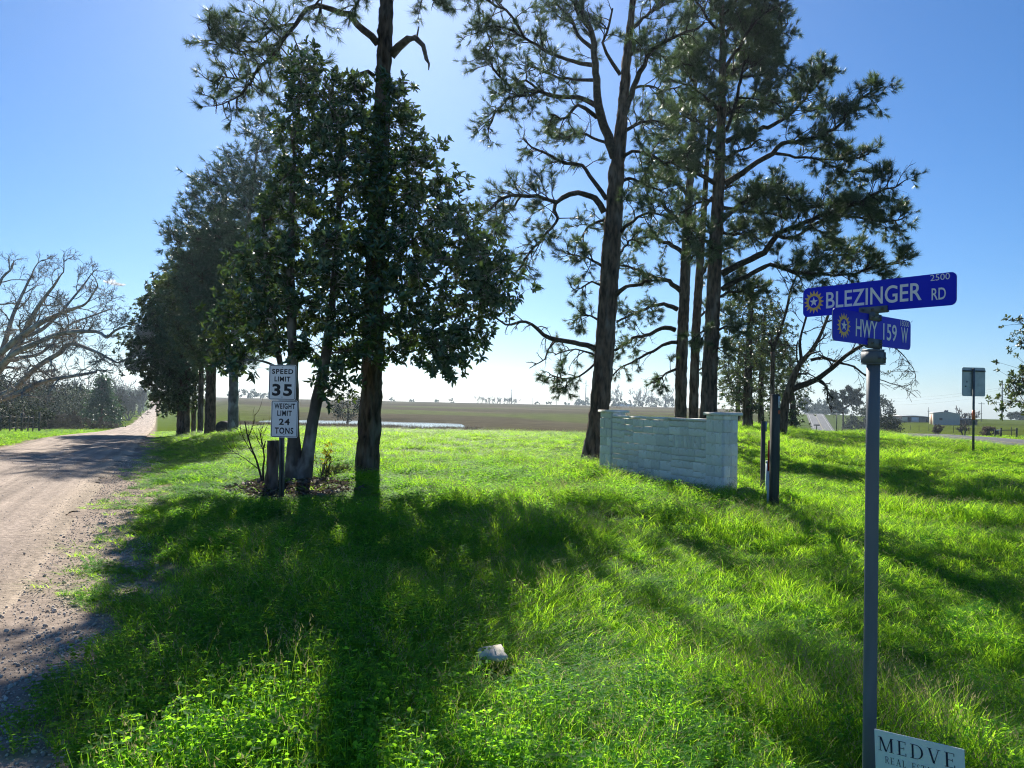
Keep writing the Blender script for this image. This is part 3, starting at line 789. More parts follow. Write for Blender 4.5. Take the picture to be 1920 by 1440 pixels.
# ------------------------------------------------------------------ the forked pine behind the stone wall
pine('tall forked pine with a dark furrowed trunk at the left end of the stone wall',
     [(1107, 873, 42), (1115, 830, 38), (1121, 790, 36), (1130, 700, 37), (1138, 590, 35), (1146, 470, 34), (1151, 400, 32), (1155, 335, 29), (1160, 285, 26), (1167, 210, 19), (1172, 150, 18), (1177, 90, 15), (1185, 20, 12), (1190, -60, 10), (1198, -260, 4)], 21.4,
     [dict(p=W([(1153, 295), (1140, 255), (1125, 215), (1119, 165), (1117, 120), (1113, 80), (1103, 45), (1085, 10), (1060, -30)], 20, 6), d=-1.0, s=.55, step=.35, size=.8),
      dict(p=W([(1133, 398), (1117, 372), (1095, 364), (1070, 366), (1042, 377), (1020, 371), (977, 368), (944, 371), (922, 388), (898, 412), (880, 420)], 13, 3), d=-1.6, s=.35, step=.19, size=.8, droop=.12, up=.6),
      dict(p=W([(1042, 377), (1039, 394), (1045, 408), (1032, 430), (1007, 458), (990, 480), (973, 505)], 8, 3), d=-1.8, s=.2, step=.2, size=.75, droop=.25),
      dict(p=W([(977, 368), (955, 395), (935, 420), (925, 450)], 5, 2), d=-.6, s=.2, step=.2, size=.6, droop=.25),
      dict(p=W([(1137, 373), (1120, 348), (1106, 330), (1093, 310), (1060, 304), (1023, 289), (995, 274), (985, 262)], 10, 3), d=.6, s=.35, step=.24, size=.7, droop=.2, bare=.35),
      dict(p=W([(1118, 198), (1095, 187), (1060, 181), (1030, 180), (1011, 171), (980, 178), (956, 182), (930, 215), (915, 240)], 11, 3), d=-1.2, s=.3, step=.2, size=.8, droop=.1),
      dict(p=W([(1011, 171), (985, 150), (955, 160), (925, 130), (905, 100), (895, 112)], 5, 2.5), d=-.7, s=.2, step=.18, size=.75),
      dict(p=W([(1119, 220), (1100, 205), (1084, 196), (1068, 214), (1052, 222), (1030, 215)], 9, 3), d=-1.4, s=.35, step=.24, size=.75, droop=.2),
      dict(p=W([(1111, 122), (1088, 119), (1064, 113), (1029, 98), (984, 73), (962, 58), (930, 50), (905, 60)], 9, 3), d=-.8, s=.3, step=.19, size=.85),
      dict(p=W([(1113, 92), (1098, 80), (1084, 67), (1072, 37), (1055, 15), (1038, 0), (1010, -30)], 9, 3), d=1.5, s=.3, step=.24, size=.85),
      dict(p=W([(984, 73), (960, 30), (930, 10), (905, -5), (880, 0)], 6, 3), d=-1.4, s=.2, step=.2, size=.8, droop=.15),
      dict(p=W([(905, 20), (912, 60), (925, 85), (905, 105)], 4, 2), d=-.3, s=.1, step=.2, size=.55, droop=.2),
      dict(p=W([(1163, 140), (1148, 118), (1134, 98), (1131, 78), (1136, 60), (1142, 44), (1150, 15)], 8, 3), d=-1.0, s=.5, step=.3, size=.6),
      dict(p=W([(1166, 230), (1188, 165), (1207, 122), (1237, 82), (1268, 67), (1304, 55), (1322, 40)], 12, 3), d=-1.4, s=.35, step=.24, size=.9),
      dict(p=W([(1188, 165), (1215, 160), (1240, 170), (1268, 165)], 6, 2), d=-.8, s=.2, step=.22, size=.8, droop=.15),
      dict(p=W([(1160, 300), (1185, 285), (1215, 290), (1245, 305), (1265, 300)], 8, 3), d=-1.6, s=.25, step=.24, size=.8, droop=.15),
      dict(p=W([(1161, 440), (1174, 422), (1188, 412), (1216, 400), (1240, 402)], 9, 3), d=-1.8, s=.4, step=.26, size=.8, droop=.1),
      dict(p=W([(1150, 562), (1162, 545), (1175, 538), (1210, 530), (1226, 524)], 11, 4), d=-1.6, s=.6, step=.3, size=.5, bare=.4),
      dict(p=W([(1122, 655), (1110, 651), (1076, 642), (1043, 636), (1018, 628), (996, 608), (973, 604), (946, 608), (929, 594), (912, 576)], 12, 2), d=-1.4, s=.3, step=.3, size=.55, bare=.93, droop=.35),
      dict(p=W([(1043, 638), (1028, 655), (1022, 672), (1003, 685), (992, 690)], 4, 2), d=-.4, s=.6, step=.4, size=.4, bare=1),
      dict(p=W([(1128, 498), (1118, 492), (1101, 486), (1082, 480), (1062, 472)], 6, 2), d=-1.2, s=.2, step=.2, size=.55, droop=.1),
      dict(p=W([(1127, 535), (1110, 528), (1090, 540), (1072, 548)], 5, 2), d=1.0, s=.2, step=.22, size=.55, droop=.15),
      dict(p=W([(1122, 600), (1105, 592), (1085, 596), (1072, 605)], 5, 2), d=1.3, s=.2, step=.2, size=.5, droop=.15),
      dict(p=W([(1120, 668), (1095, 658), (1065, 655), (1040, 668)], 5, 2), d=.8, s=.2, step=.19, size=.55, droop=.25),
      dict(p=W([(1115, 682), (1098, 698), (1078, 707), (1050, 710), (1030, 700)], 5, 2), d=-.8, s=.35, step=.17, size=.6, droop=.35),
      dict(p=W([(1150, 480), (1165, 470), (1185, 450), (1200, 455)], 6, 2), d=1.2, s=.3, step=.25, size=.6),
      dict(p=W([(1180, 60), (1205, 35), (1235, 15), (1265, -5)], 8, 3), d=1.0, s=.2, step=.2, size=.9),
      dict(p=W([(1175, 110), (1195, 95), (1225, 100), (1250, 110)], 7, 3), d=1.6, s=.2, step=.2, size=.85),
      dict(p=W([(1165, 250), (1190, 235), (1220, 225), (1255, 235)], 8, 3), d=1.5, s=.2, step=.2, size=.9),
      dict(p=W([(1157, 345), (1180, 335), (1210, 345), (1240, 360)], 8, 3), d=1.2, s=.2, step=.2, size=.85),
      dict(p=W([(1110, 60), (1085, 30), (1070, -10), (1050, -40)], 7, 3), d=-1.2, s=.2, step=.2, size=.85),
      dict(p=W([(1116, 150), (1085, 150), (1050, 145), (1010, 130), (985, 125)], 7, 3), d=1.4, s=.3, step=.22, size=.8),
      dict(p=W([(1145, 270), (1120, 262), (1090, 250), (1060, 255), (1035, 240)], 7, 3), d=1.5, s=.3, step=.22, size=.75),
      dict(p=W([(1150, 410), (1125, 415), (1100, 430), (1085, 450)], 7, 2.5), d=1.2, s=.25, step=.2, size=.7, droop=.2),
      ], seed=5, sides=34, disp=.016, extra_top=4, K=50)

# ------------------------------------------------------------------ the thick pine in the middle of the group
pine('thick dark pine whose long limbs reach right, towards the blue street sign',
     [(1326, 860, 34), (1328, 780, 31), (1331, 690, 28), (1336, 600, 27), (1340, 500, 25), (1344, 420, 23), (1348, 345, 21), (1352, 250, 17), (1354, 170, 14), (1355, 85, 11), (1353, 10, 9), (1350, -70, 7), (1350, -190, 3)], 26.0,
     [dict(p=W([(1360, 345), (1377, 334), (1394, 324), (1419, 305), (1449, 287), (1468, 269), (1520, 262), (1553, 247), (1584, 226), (1599, 199), (1627, 175), (1650, 165)], 13, 3), d=-2.5, s=.42, step=.17, size=.95, up=.5),
      dict(p=W([(1362, 265), (1385, 255), (1407, 247), (1449, 235), (1480, 217), (1510, 183), (1535, 153), (1553, 120)], 11, 3), d=1.2, s=.45, step=.17, size=.95, up=.5),
      dict(p=W([(1449, 287), (1470, 290), (1492, 293), (1535, 298), (1596, 298), (1630, 290)], 7, 2.5), d=-1.0, s=.25, step=.2, size=.8, droop=.12),
      dict(p=W([(1535, 298), (1560, 310), (1590, 322), (1625, 320)], 4, 2), d=-.6, s=.3, step=.24, size=.6, droop=.25),
      dict(p=W([(1362, 246), (1372, 215), (1382, 183), (1391, 144), (1394, 122), (1420, 85), (1455, 60), (1478, 45)], 8, 3), d=.6, s=.45, step=.18, size=.95),
      dict(p=W([(1383, 183), (1420, 186), (1445, 190), (1465, 205)], 4, 2), d=-.8, s=.3, step=.24, size=.6, droop=.1),
      dict(p=W([(1391, 144), (1430, 140), (1465, 120), (1485, 130)], 5, 2), d=-1.0, s=.2, step=.2, size=.75),
      dict(p=W([(1357, 130), (1385, 90), (1410, 50), (1440, 20), (1465, 5)], 8, 3), d=-1.2, s=.2, step=.17, size=.95),
      dict(p=W([(1355, 80), (1375, 40), (1400, 5), (1430, -20)], 7, 3), d=1.4, s=.2, step=.18, size=.9),
      dict(p=W([(1353, 60), (1330, 40), (1310, 10), (1295, -15)], 7, 3), d=-1.2, s=.2, step=.18, size=.95),
      dict(p=W([(1353, 120), (1330, 105), (1300, 85), (1275, 70)], 7, 3), d=1.2, s=.2, step=.18, size=.95),
      dict(p=W([(1351, 210), (1335, 195), (1321, 180), (1300, 165), (1272, 150)], 8, 3), d=-1.5, s=.25, step=.18, size=.95),
      dict(p=W([(1350, 260), (1325, 240), (1300, 225), (1275, 220), (1250, 230)], 8, 3), d=1.4, s=.25, step=.18, size=.95),
      dict(p=W([(1349, 290), (1330, 280), (1310, 270), (1290, 285)], 7, 3), d=-2.0, s=.25, step=.2, size=.9),
      dict(p=W([(1346, 347), (1320, 332), (1290, 318), (1260, 305), (1235, 310)], 10, 3), d=-1.0, s=.25, step=.2, size=.9),
      dict(p=W([(1357, 300), (1380, 285), (1400, 280), (1425, 262)], 7, 3), d=-2.0, s=.3, step=.2, size=.8),
      dict(p=W([(1353, 514), (1384, 496), (1432, 473), (1455, 442), (1492, 425), (1535, 406), (1575, 391), (1627, 370), (1660, 355), (1690, 345)], 14, 3), d=-3.0, s=.33, step=.16, size=1.0, up=.4),
      dict(p=W([(1455, 440), (1483, 448), (1520, 425), (1560, 408), (1596, 406), (1657, 415), (1697, 408)], 8, 3), d=-1.5, s=.3, step=.16, size=.9),
      dict(p=W([(1354, 415), (1385, 385), (1420, 370), (1450, 355), (1480, 370), (1500, 385)], 9, 3), d=-1.4, s=.3, step=.17, size=.95),
      dict(p=W([(1357, 390), (1400, 395), (1440, 400), (1475, 410)], 8, 3), d=1.5, s=.25, step=.18, size=.9),
      dict(p=W([(1353, 543), (1375, 528), (1400, 518), (1444, 496), (1483, 510), (1527, 512), (1591, 516), (1639, 499), (1697, 493)], 11, 3), d=-2.6, s=.3, step=.18, size=.85, up=.3),
      dict(p=W([(1483, 510), (1510, 495), (1550, 480), (1590, 478), (1625, 465)], 6, 2.5), d=.9, s=.2, step=.2, size=.8),
      dict(p=W([(1350, 480), (1330, 455), (1305, 445), (1285, 450)], 8, 3), d=-2.0, s=.3, step=.22, size=.8),
      dict(p=W([(1345, 620), (1360, 612), (1378, 615), (1390, 625)], 5, 2), d=-.8, s=.15, step=.2, size=.55, droop=.15),
      dict(p=W([(1328, 625), (1318, 620), (1308, 628), (1300, 640)], 4, 2), d=-.8, s=.15, step=.2, size=.5, droop=.2),
      dict(p=W([(1336, 660), (1350, 650), (1365, 655)], 4, 2), d=-.8, s=.2, step=.2, size=.5, droop=.2),
      dict(p=W([(1354, 150), (1375, 135), (1405, 110), (1430, 100), (1455, 95)], 7, 3), d=1.8, s=.2, step=.18, size=.95),
      dict(p=W([(1353, 30), (1375, 10), (1400, -20), (1440, -40)], 6, 3), d=-1.5, s=.15, step=.18, size=.95),
      dict(p=W([(1354, 60), (1385, 50), (1415, 40), (1445, 50)], 6, 3), d=1.6, s=.15, step=.18, size=.95),
      dict(p=W([(1352, 20), (1330, 0), (1305, -20), (1280, -30)], 6, 3), d=1.5, s=.15, step=.18, size=.95),
      dict(p=W([(1352, 225), (1375, 205), (1400, 200), (1425, 215)], 7, 3), d=1.2, s=.2, step=.18, size=.9),
      dict(p=W([(1353, 170), (1335, 150), (1310, 130), (1285, 120)], 7, 3), d=-1.8, s=.2, step=.18, size=.95),
      dict(p=W([(1345, 430), (1370, 440), (1400, 440), (1430, 450)], 7, 3), d=1.8, s=.25, step=.18, size=.9),
      dict(p=W([(1347, 380), (1325, 375), (1300, 385), (1275, 400)], 7, 3), d=1.6, s=.25, step=.2, size=.9),
      dict(p=W([(1342, 560), (1365, 550), (1395, 545), (1425, 535)], 6, 2.5), d=1.6, s=.25, step=.2, size=.8),
      ], seed=8, sides=24, disp=.014, extra_top=0, K=56, wid=.0105, mt_need='needle', tuft=1.08, dm=1.5)

# ------------------------------------------------------------------ the pair of slimmer pines between them
pine('slim pine, left one of the paired trunks behind the stone wall',
     [(1276, 862, 24), (1276, 780, 22), (1277, 700, 21), (1281, 600, 20), (1285, 500, 18), (1290, 400, 15), (1296, 300, 11), (1302, 200, 8), (1306, 120, 4)], 30.0,
     [dict(p=W([(1276, 545), (1254, 528), (1215, 517), (1187, 503), (1159, 496)], 10, 3), d=-1.5, s=.25, step=.2, size=.8, droop=.1),
      dict(p=W([(1270, 580), (1251, 572), (1226, 572), (1187, 589), (1157, 603)], 9, 3), d=-1.2, s=.25, step=.2, size=.75, droop=.15),
      dict(p=W([(1266, 619), (1248, 614), (1223, 625), (1187, 636), (1151, 658), (1135, 670)], 9, 3), d=-1.4, s=.3, step=.22, size=.7, droop=.15),
      dict(p=W([(1269, 642), (1248, 644), (1215, 664), (1184, 678), (1148, 703)], 7, 2), d=-.6, s=.35, step=.25, size=.6, droop=.3, bare=.35),
      dict(p=W([(1272, 690), (1255, 698), (1240, 705), (1225, 720)], 5, 2), d=-.8, s=.15, step=.2, size=.6, droop=.3),
      dict(p=W([(1286, 480), (1262, 460), (1235, 450), (1210, 445), (1185, 455)], 9, 3), d=1.5, s=.25, step=.2, size=.85),
      dict(p=W([(1288, 430), (1262, 405), (1240, 380), (1215, 370), (1195, 380)], 9, 3), d=-1.5, s=.25, step=.2, size=.85),
      dict(p=W([(1292, 370), (1270, 345), (1245, 335), (1215, 330)], 8, 3), d=1.2, s=.2, step=.2, size=.85),
      dict(p=W([(1296, 300), (1275, 270), (1250, 255), (1220, 250)], 7, 3), d=-1.0, s=.2, step=.2, size=.85),
      dict(p=W([(1300, 230), (1280, 205), (1260, 195), (1235, 200)], 6, 3), d=.8, s=.15, step=.19, size=.85),
      dict(p=W([(1304, 160), (1285, 130), (1265, 120), (1245, 125)], 6, 3), d=-.8, s=.15, step=.19, size=.8),
      dict(p=W([(1284, 500), (1300, 480), (1318, 470)], 6, 3), d=-1.0, s=.2, step=.25, size=.7),
      ], group='paired slim pines', seed=13, sides=18, disp=.012, K=46, wid=.011, tuft=1.05)
pine('slim reddish pine, right one of the paired trunks behind the stone wall',
     [(1299, 862, 19), (1300, 780, 18), (1302, 700, 17), (1306, 600, 16), (1312, 500, 14), (1318, 420, 12), (1324, 330, 9), (1330, 240, 6), (1333, 180, 3)], 31.5,
     [dict(p=W([(1312, 520), (1330, 490), (1352, 470), (1380, 462)], 8, 3), d=1.5, s=.25, step=.22, size=.8),
      dict(p=W([(1316, 450), (1300, 425), (1280, 415), (1255, 420)], 7, 3), d=-1.2, s=.2, step=.2, size=.8),
      dict(p=W([(1320, 390), (1340, 365), (1365, 350), (1390, 345)], 7, 3), d=1.5, s=.2, step=.2, size=.85),
      dict(p=W([(1325, 320), (1305, 300), (1285, 290), (1262, 300)], 6, 3), d=-.8, s=.2, step=.2, size=.8),
      dict(p=W([(1329, 250), (1345, 225), (1365, 215), (1385, 220)], 6, 3), d=1.0, s=.15, step=.2, size=.8),
      dict(p=W([(1306, 600), (1322, 585), (1345, 580), (1362, 590)], 5, 2), d=1.0, s=.25, step=.25, size=.6),
      dict(p=W([(1302, 700), (1316, 690), (1330, 695)], 4, 2), d=1.0, s=.2, step=.25, size=.5, droop=.2),
      ], group='paired slim pines', seed=17, sides=16, disp=.01, K=46, wid=.011, tuft=1.05)

# ------------------------------------------------------------------ magnolia with the speed limit sign in front
cluster_tree('magnolia_tree', 'big glossy leaved magnolia with three leaning trunks behind the speed limit sign', 'tree',
    [[(546, 893, 26), (549, 840, 22), (550, 760, 20), (549, 680, 18), (546, 580, 15), (545, 480, 12), (548, 370, 9), (556, 250, 6), (565, 150, 3)],
     [(572, 897, 30), (577, 850, 24), (585, 800, 22), (598, 735, 22), (612, 665, 19), (622, 580, 15), (630, 480, 12), (636, 380, 9), (640, 280, 5), (645, 220, 3)],
     [(560, 893, 20), (556, 830, 14), (540, 760, 11), (525, 680, 10), (512, 600, 9), (500, 500, 7), (492, 400, 5)]],
    15.6, [(565, 84), (600, 130), (640, 195), (690, 215), (742, 168), (760, 182), (752, 225), (768, 262), (812, 292), (822, 322), (855, 345), (850, 375), (893, 455), (935, 485), (915, 520), (952, 545), (915, 585), (905, 645), (862, 668), (845, 690), (800, 650), (760, 680), (690, 650), (660, 705), (620, 740), (590, 670), (545, 665), (500, 665), (450, 690), (415, 680), (428, 610), (455, 520), (488, 430), (518, 340), (542, 258), (548, 150)],
    1.55, 180, 18, .34, 'leaf', 'leaf', 21, trunk_mat='bark_magnolia', leafn=10, leaflen=.155, leafw=.06, individual=290, sides=18, rise=(.2, 0), thick_limb=.010, disp=.008,
    extra_polys=[([(820, 640), (860, 650), (850, 715), (826, 712)], .4, 4, -.8), ([(890, 470), (945, 500), (958, 545), (905, 560)], .5, 6, -.9), ([(655, 120), (700, 160), (680, 250), (640, 220)], .5, 5, .3)], crown='leaf_mass')

# trunk stump beside it
root = empty('tree_stump', G(511, 918, 13.9) if False else (P(511, 800, 13.9)[0], 13.9, zt(P(511, 800, 13.9)[0], 13.9)), 'short cut grey brown trunk stump left of the speed limit sign post', 'stump')
g = Geo(); pts, rad = px_path([(506, 935, 27), (509, 900, 22), (511, 870, 20), (512, 845, 20), (512, 826, 20)], 13.9)
p, r_ = spline(pts, rad, .06); g.tube(p, r_, 20, disp=.008, seed=4); g.build('stump_trunk', MT['bark'], root)

# ------------------------------------------------------------------ row of evergreens along the gravel road
row = [  # u base, width, depth, label, poly
    (437, 800, 21, 40, 'pale barked pine nearest in the row beside the gravel road', [(445, 300), (470, 225), (500, 200), (535, 250), (545, 340), (540, 480), (520, 600), (470, 690), (420, 660), (380, 640), (345, 560), (325, 470), (316, 415), (345, 395), (365, 335), (400, 330), (425, 290)], 'needle_dark', 85, 2.6, True),
    (394, 796, 22, 46, 'dark trunked evergreen just left of the pale pine in the row', [(430, 380), (460, 460), (455, 580), (430, 690), (385, 690), (340, 660), (320, 590), (300, 540), (345, 470), (380, 420)], 'leaf_cedar', 40, 2.6, False),
    (376, 795, 11, 54, 'slim dark evergreen third along the row by the gravel road', [(385, 450), (420, 520), (410, 620), (385, 690), (350, 690), (310, 640), (295, 580), (330, 500)], 'needle_dark', 30, 2.6, False),
    (363, 794, 9, 62, 'thin trunked evergreen fourth along the row by the gravel road', [(350, 480), (385, 560), (380, 680), (345, 720), (300, 700), (285, 620), (305, 540)], 'leaf_cedar', 30, 2.8, False),
    (344, 795, 24, 58, 'broad low skirted evergreen at the far end of the roadside row', [(335, 520), (365, 560), (375, 660), (370, 760), (345, 775), (310, 770), (285, 750), (272, 700), (245, 690), (237, 645), (262, 610), (270, 570), (300, 530)], 'leaf_cedar', 70, 2.6, False),
]
for q, (u, v, w, d, lab, poly, mt_, n, th, pale) in enumerate(row):
    isn = mt_.startswith('needle')
    top = min(p[1] for p in poly)
    cluster_tree('evergreen_tree', lab, 'tree', [[(u, v + 2, w), (u + 1, v - 60, w * .85), (u + 3, v - 160, w * .75), (u + (22 if pale else 5), (v + top) / 2 - 30, w * .5), (u + (48 if pale else 2), top + 60, w * .15)]], d, poly, th, n * 3 if isn else int(n * 2.4), 17, .55 if isn else .6,
        'needle' if isn else 'leaf', mt_, 40 + q, group='evergreens in a row beside the gravel road', trunk_mat='bark_grey' if pale else 'bark', tuft=1.7, K=22, wid=.017,
        leafn=10, leaflen=.26, leafw=.11, twigr=.009, sides=14, disp=.012, crown='needles' if isn else 'leaf_mass')

# ------------------------------------------------------------------ shaggy trees behind the marker post
for q, (tr_, d, poly, n, lab) in enumerate([
    ([(1402, 812, 20), (1402, 740, 17), (1404, 660, 13), (1408, 580, 8), (1412, 540, 4)], 38, [(1410, 520), (1440, 555), (1450, 640), (1440, 720), (1415, 770), (1385, 760), (1352, 720), (1360, 640), (1368, 570), (1385, 530)], 60, 'shaggy cedar just right of the stone wall with a thick trunk'),
    ([(1427, 808, 12), (1427, 740, 10), (1430, 660, 8), (1434, 590, 5)], 42, [(1450, 560), (1478, 620), (1475, 700), (1460, 750), (1430, 740), (1410, 680), (1420, 600)], 44, 'slim shaggy cedar between the stone wall and the marker post'),
    ([(1488, 806, 12), (1487, 770, 10), (1484, 720, 8), (1482, 670, 5)], 47, [(1470, 640), (1500, 680), (1505, 730), (1500, 770), (1498, 800), (1465, 802), (1450, 770), (1452, 690)], 44, 'low bushy cedar right of the marker post'),
    ([(1383, 806, 9), (1384, 740, 8), (1386, 680, 6), (1388, 640, 4)], 52, [(1390, 620), (1412, 680), (1410, 760), (1390, 785), (1362, 780), (1352, 720), (1370, 650)], 30, 'small cedar standing behind the right pillar of the wall')]):
    cluster_tree('cedar_tree', lab, 'tree', [tr_], d, poly, 1.7, n, 14, .48, 'leaf', 'leaf_cedar', 60 + q, group='shaggy cedars behind the wall', leafn=8, leaflen=.17, leafw=.06, twigr=.009, sides=12, crown='leaf_mass')

# ------------------------------------------------------------------ bare leaning tree behind the marker post
def traced_bare(label, name, paths, depth, seed, group=None, mt_='twig', lvl=2, sub=.5, step=.5, start=.2, up=.1, rmin=.006, wob=.3, split=(3, 5), base=None, leafpuffs=0):
    r = np.random.default_rng(seed)
    b = base if base is not None else px_path(paths[0]['p'][:1], depth)[0][0]
    root = empty(name, (b[0], b[1], zt(b[0], b[1])), label, 'tree', group)
    g = Geo(); gt = Geo(); tips = []
    for q, lm in enumerate(paths):
        pts, rad = px_path(lm['p'], depth, lm.get('d', r.uniform(-1.5, 1.5)))
        if lm.get('ground'):
            z0 = zt(pts[0][0], pts[0][1]); pts[0][2] = z0 - .1
        pp, rr = spline(pts, rad, .2)
        (gt if lm.get('ground') else g).tube(pp, rr, 8, disp=.006, seed=seed)
        seg = np.linalg.norm(np.diff(pp, axis=0), axis=1); cum = np.concatenate([[0], np.cumsum(seg)])
        s = lm.get('s', start) * cum[-1]
        while s < cum[-1]:
            k = min(np.searchsorted(cum, s, 'right') - 1, len(seg) - 1); tg = unit(pp[k + 1] - pp[k])
            rv = r.normal(0, 1, 3); rv = unit(rv - (rv @ tg) * tg)
            bare_branch(g, pp[k], unit(tg * r.uniform(.4, 1.0) + rv * .8), lm.get('len', sub) * r.uniform(.6, 1.3), max(rr[k] * r.uniform(.3, .55), rmin), lm.get('lvl', lvl), r, lm.get('up', up), wob, split, rmin, tips)
            s += step * r.uniform(.6, 1.4)
        bare_branch(g, pp[-1], unit(pp[-1] - pp[-2]), lm.get('len', sub) * 1.1, max(rr[-1], rmin), lm.get('lvl', lvl), r, lm.get('up', up), wob, split, rmin, tips)
    gt.build('trunk', MT['bark'] if mt_ == 'bark_branch' else MT['bark_pale'], root, smooth=True)
    g.build('branches', MT[mt_], root, smooth=True)
    if leafpuffs and tips:
        idx = r.choice(len(tips), min(leafpuffs, len(tips)), replace=False)
        LP, LD = [], []
        for k in idx:
            for _ in range(14): LP.append(tips[k] + r.normal(0, .09, 3)); LD.append(rdir())
        v, f = leaves(LP, LD, r.normal(0, 1, (len(LP), 3)), r.uniform(.07, .12, len(LP)), r.uniform(.03, .045, len(LP)))
        g = Geo(); g.add(v, f); g.build('leaf_tufts', MT['leaf_cedar'], root, kind='stuff')
    return root

traced_bare('leaning leafless tree with dark forked limbs behind the street sign pole', 'bare_tree', [
    dict(p=[(1466, 800, 20), (1470, 770, 17), (1478, 735, 15), (1490, 702, 12), (1503, 678, 10), (1520, 660, 9), (1535, 635, 7), (1548, 605, 6), (1558, 575, 4)], ground=True, d=-1.0, s=.5, len=.9),
    dict(p=[(1482, 730, 12), (1505, 722, 11), (1530, 712, 10), (1560, 690, 9), (1585, 668, 8), (1612, 650, 6), (1640, 640, 4)], d=-2.0, s=.3, len=1.0),
    dict(p=[(1520, 675, 6), (1545, 671, 5), (1575, 681, 4), (1600, 687, 4), (1625, 705, 3), (1650, 712, 2)], d=-1.2, s=.3, len=.9),
    dict(p=[(1640, 640, 4), (1665, 645, 3), (1690, 662, 2), (1712, 690, 1.5)], d=-.5, s=.1, len=.8),
    dict(p=[(1449, 660, 8), (1455, 640, 7), (1464, 617, 6), (1475, 580, 5), (1483, 544, 4), (1492, 520, 3)], d=-.5, s=.3, len=.6),
    dict(p=[(1447, 800, 9), (1448, 740, 8), (1449, 660, 8)], ground=True, d=0, s=.9, len=.4),
    dict(p=[(1503, 678, 7), (1500, 640, 5), (1510, 600, 4), (1520, 565, 3)], d=.6, s=.3, len=.8),
    dict(p=[(1535, 710, 5), (1550, 725, 4), (1552, 750, 2)], d=-.3, s=.3, len=.4, up=-.5),
    ], 33, 71, mt_='bark_branch', lvl=2, sub=.8, step=.42, rmin=.008, up=.0, leafpuffs=26)

# ------------------------------------------------------------------ big leafless tree left of the gravel road
traced_bare('wide leafless tree with pale grey spreading limbs left of the gravel road', 'bare_tree', [
    dict(p=[(-115, 850, 60), (-112, 800, 48), (-95, 760, 40), (-70, 725, 30), (-35, 708, 20), (0, 690, 14), (33, 647, 11), (57, 600, 9), (80, 563, 7), (100, 537, 5), (113, 517, 3)], ground=True, d=0, s=.5, len=.95),
    dict(p=[(-70, 725, 24), (-40, 690, 17), (0, 663, 12), (40, 630, 10), (93, 597, 8), (133, 580, 6), (160, 570, 4), (178, 545, 3)], d=-3, s=.35, len=.9),
    dict(p=[(-70, 730, 24), (-20, 712, 17), (20, 668, 11), (60, 647, 10), (117, 625, 8), (180, 622, 6), (200, 633, 5), (215, 620, 4), (235, 612, 3)], d=-5, s=.35, len=.9),
    dict(p=[(-95, 770, 24), (-40, 755, 16), (20, 733, 11), (67, 690, 10), (110, 663, 8), (133, 645, 7), (180, 660, 5), (220, 680, 3), (238, 672, 2)], d=-4, s=.35, len=.85),
    dict(p=[(-100, 790, 22), (-50, 775, 15), (0, 750, 10), (43, 733, 9), (83, 715, 8), (133, 706, 6), (180, 698, 4)], d=-6, s=.35, len=.95),
    dict(p=[(-90, 740, 26), (-75, 690, 18), (-50, 640, 12), (-30, 590, 9), (-10, 550, 7), (5, 520, 5)], d=1, s=.4, len=.95),
    dict(p=[(-10, 700, 14), (10, 640, 9), (25, 590, 7), (45, 545, 5), (60, 515, 3)], d=2, s=.2, len=.9),
    dict(p=[(40, 632, 9), (75, 620, 7), (110, 590, 5), (140, 555, 4), (160, 530, 3)], d=3, s=.2, len=.9),
    dict(p=[(-60, 720, 20), (-20, 690, 10), (30, 672, 7), (80, 660, 5), (130, 610, 4), (165, 595, 3), (205, 580, 2)], d=5, s=.2, len=.85),
    ], 33, 77, mt_='bark_pale', lvl=3, sub=2.0, step=.5, rmin=.0065, up=.12, wob=.4, split=(3, 5), base=P(-115, 850, 33))

# ------------------------------------------------------------------ shrubs and small trees far and near
def leaf_bush(name, label, cat, u, d, w, h, seed, mt_='leaf_far', group=None, n=900, ln=.3, trunk=True, shape='round', tip=0, z_low=.05):
    """w, h in metres"""
    r = np.random.default_rng(seed); b = G(u, d)
    root = empty(name, b, label, cat, group)
    if trunk:
        g = Geo(); g.tube(np.array([b - [0, 0, .1], b + [.02 * w, 0, h * .4], b + [-.01 * w, 0, h * .85]]), [w * .035 + .02, w * .025 + .015, .015], 7); g.build('trunk', MT['bark'], root, smooth=True)
    m_ = max(6, int(n / 28)); C = []
    for k in range(m_):
        if shape == 'cone':
            t = r.uniform(0, 1) ** .8; rr = (1 - t) * w / 2 * r.uniform(.5, 1.05) + .05 * w; a = r.uniform(0, 6.28)
            C.append(np.array([math.cos(a) * rr, math.sin(a) * rr, (z_low + (1 - z_low) * t) * h]))
        else:
            q = r.normal(0, 1, 3); q = unit(q) * r.uniform(.45, 1.0) ** .5
            C.append(np.array([q[0] * w / 2 * r.uniform(.8, 1.1), q[1] * w / 2, h * (z_low + (1 - z_low) * (.5 + .5 * q[2]) * r.uniform(.85, 1.05))]))
    C = np.array(C)
    k = r.integers(0, m_, n)
    pos = b + C[k] + r.normal(0, 1, (n, 3)) * min(w, h) * .075
    pos[:, 2] = np.maximum(pos[:, 2], b[2] + .03)
    v, f = leaves(pos, r.normal(0, 1, (n, 3)) + [0, 0, .4], r.normal(0, 1, (n, 3)), ln * r.uniform(.6, 1.3, n), ln * .5 * r.uniform(.7, 1.2, n))
    g = Geo(); g.add(v, f); g.build('crown', MT[mt_], root, kind='stuff')
    return root

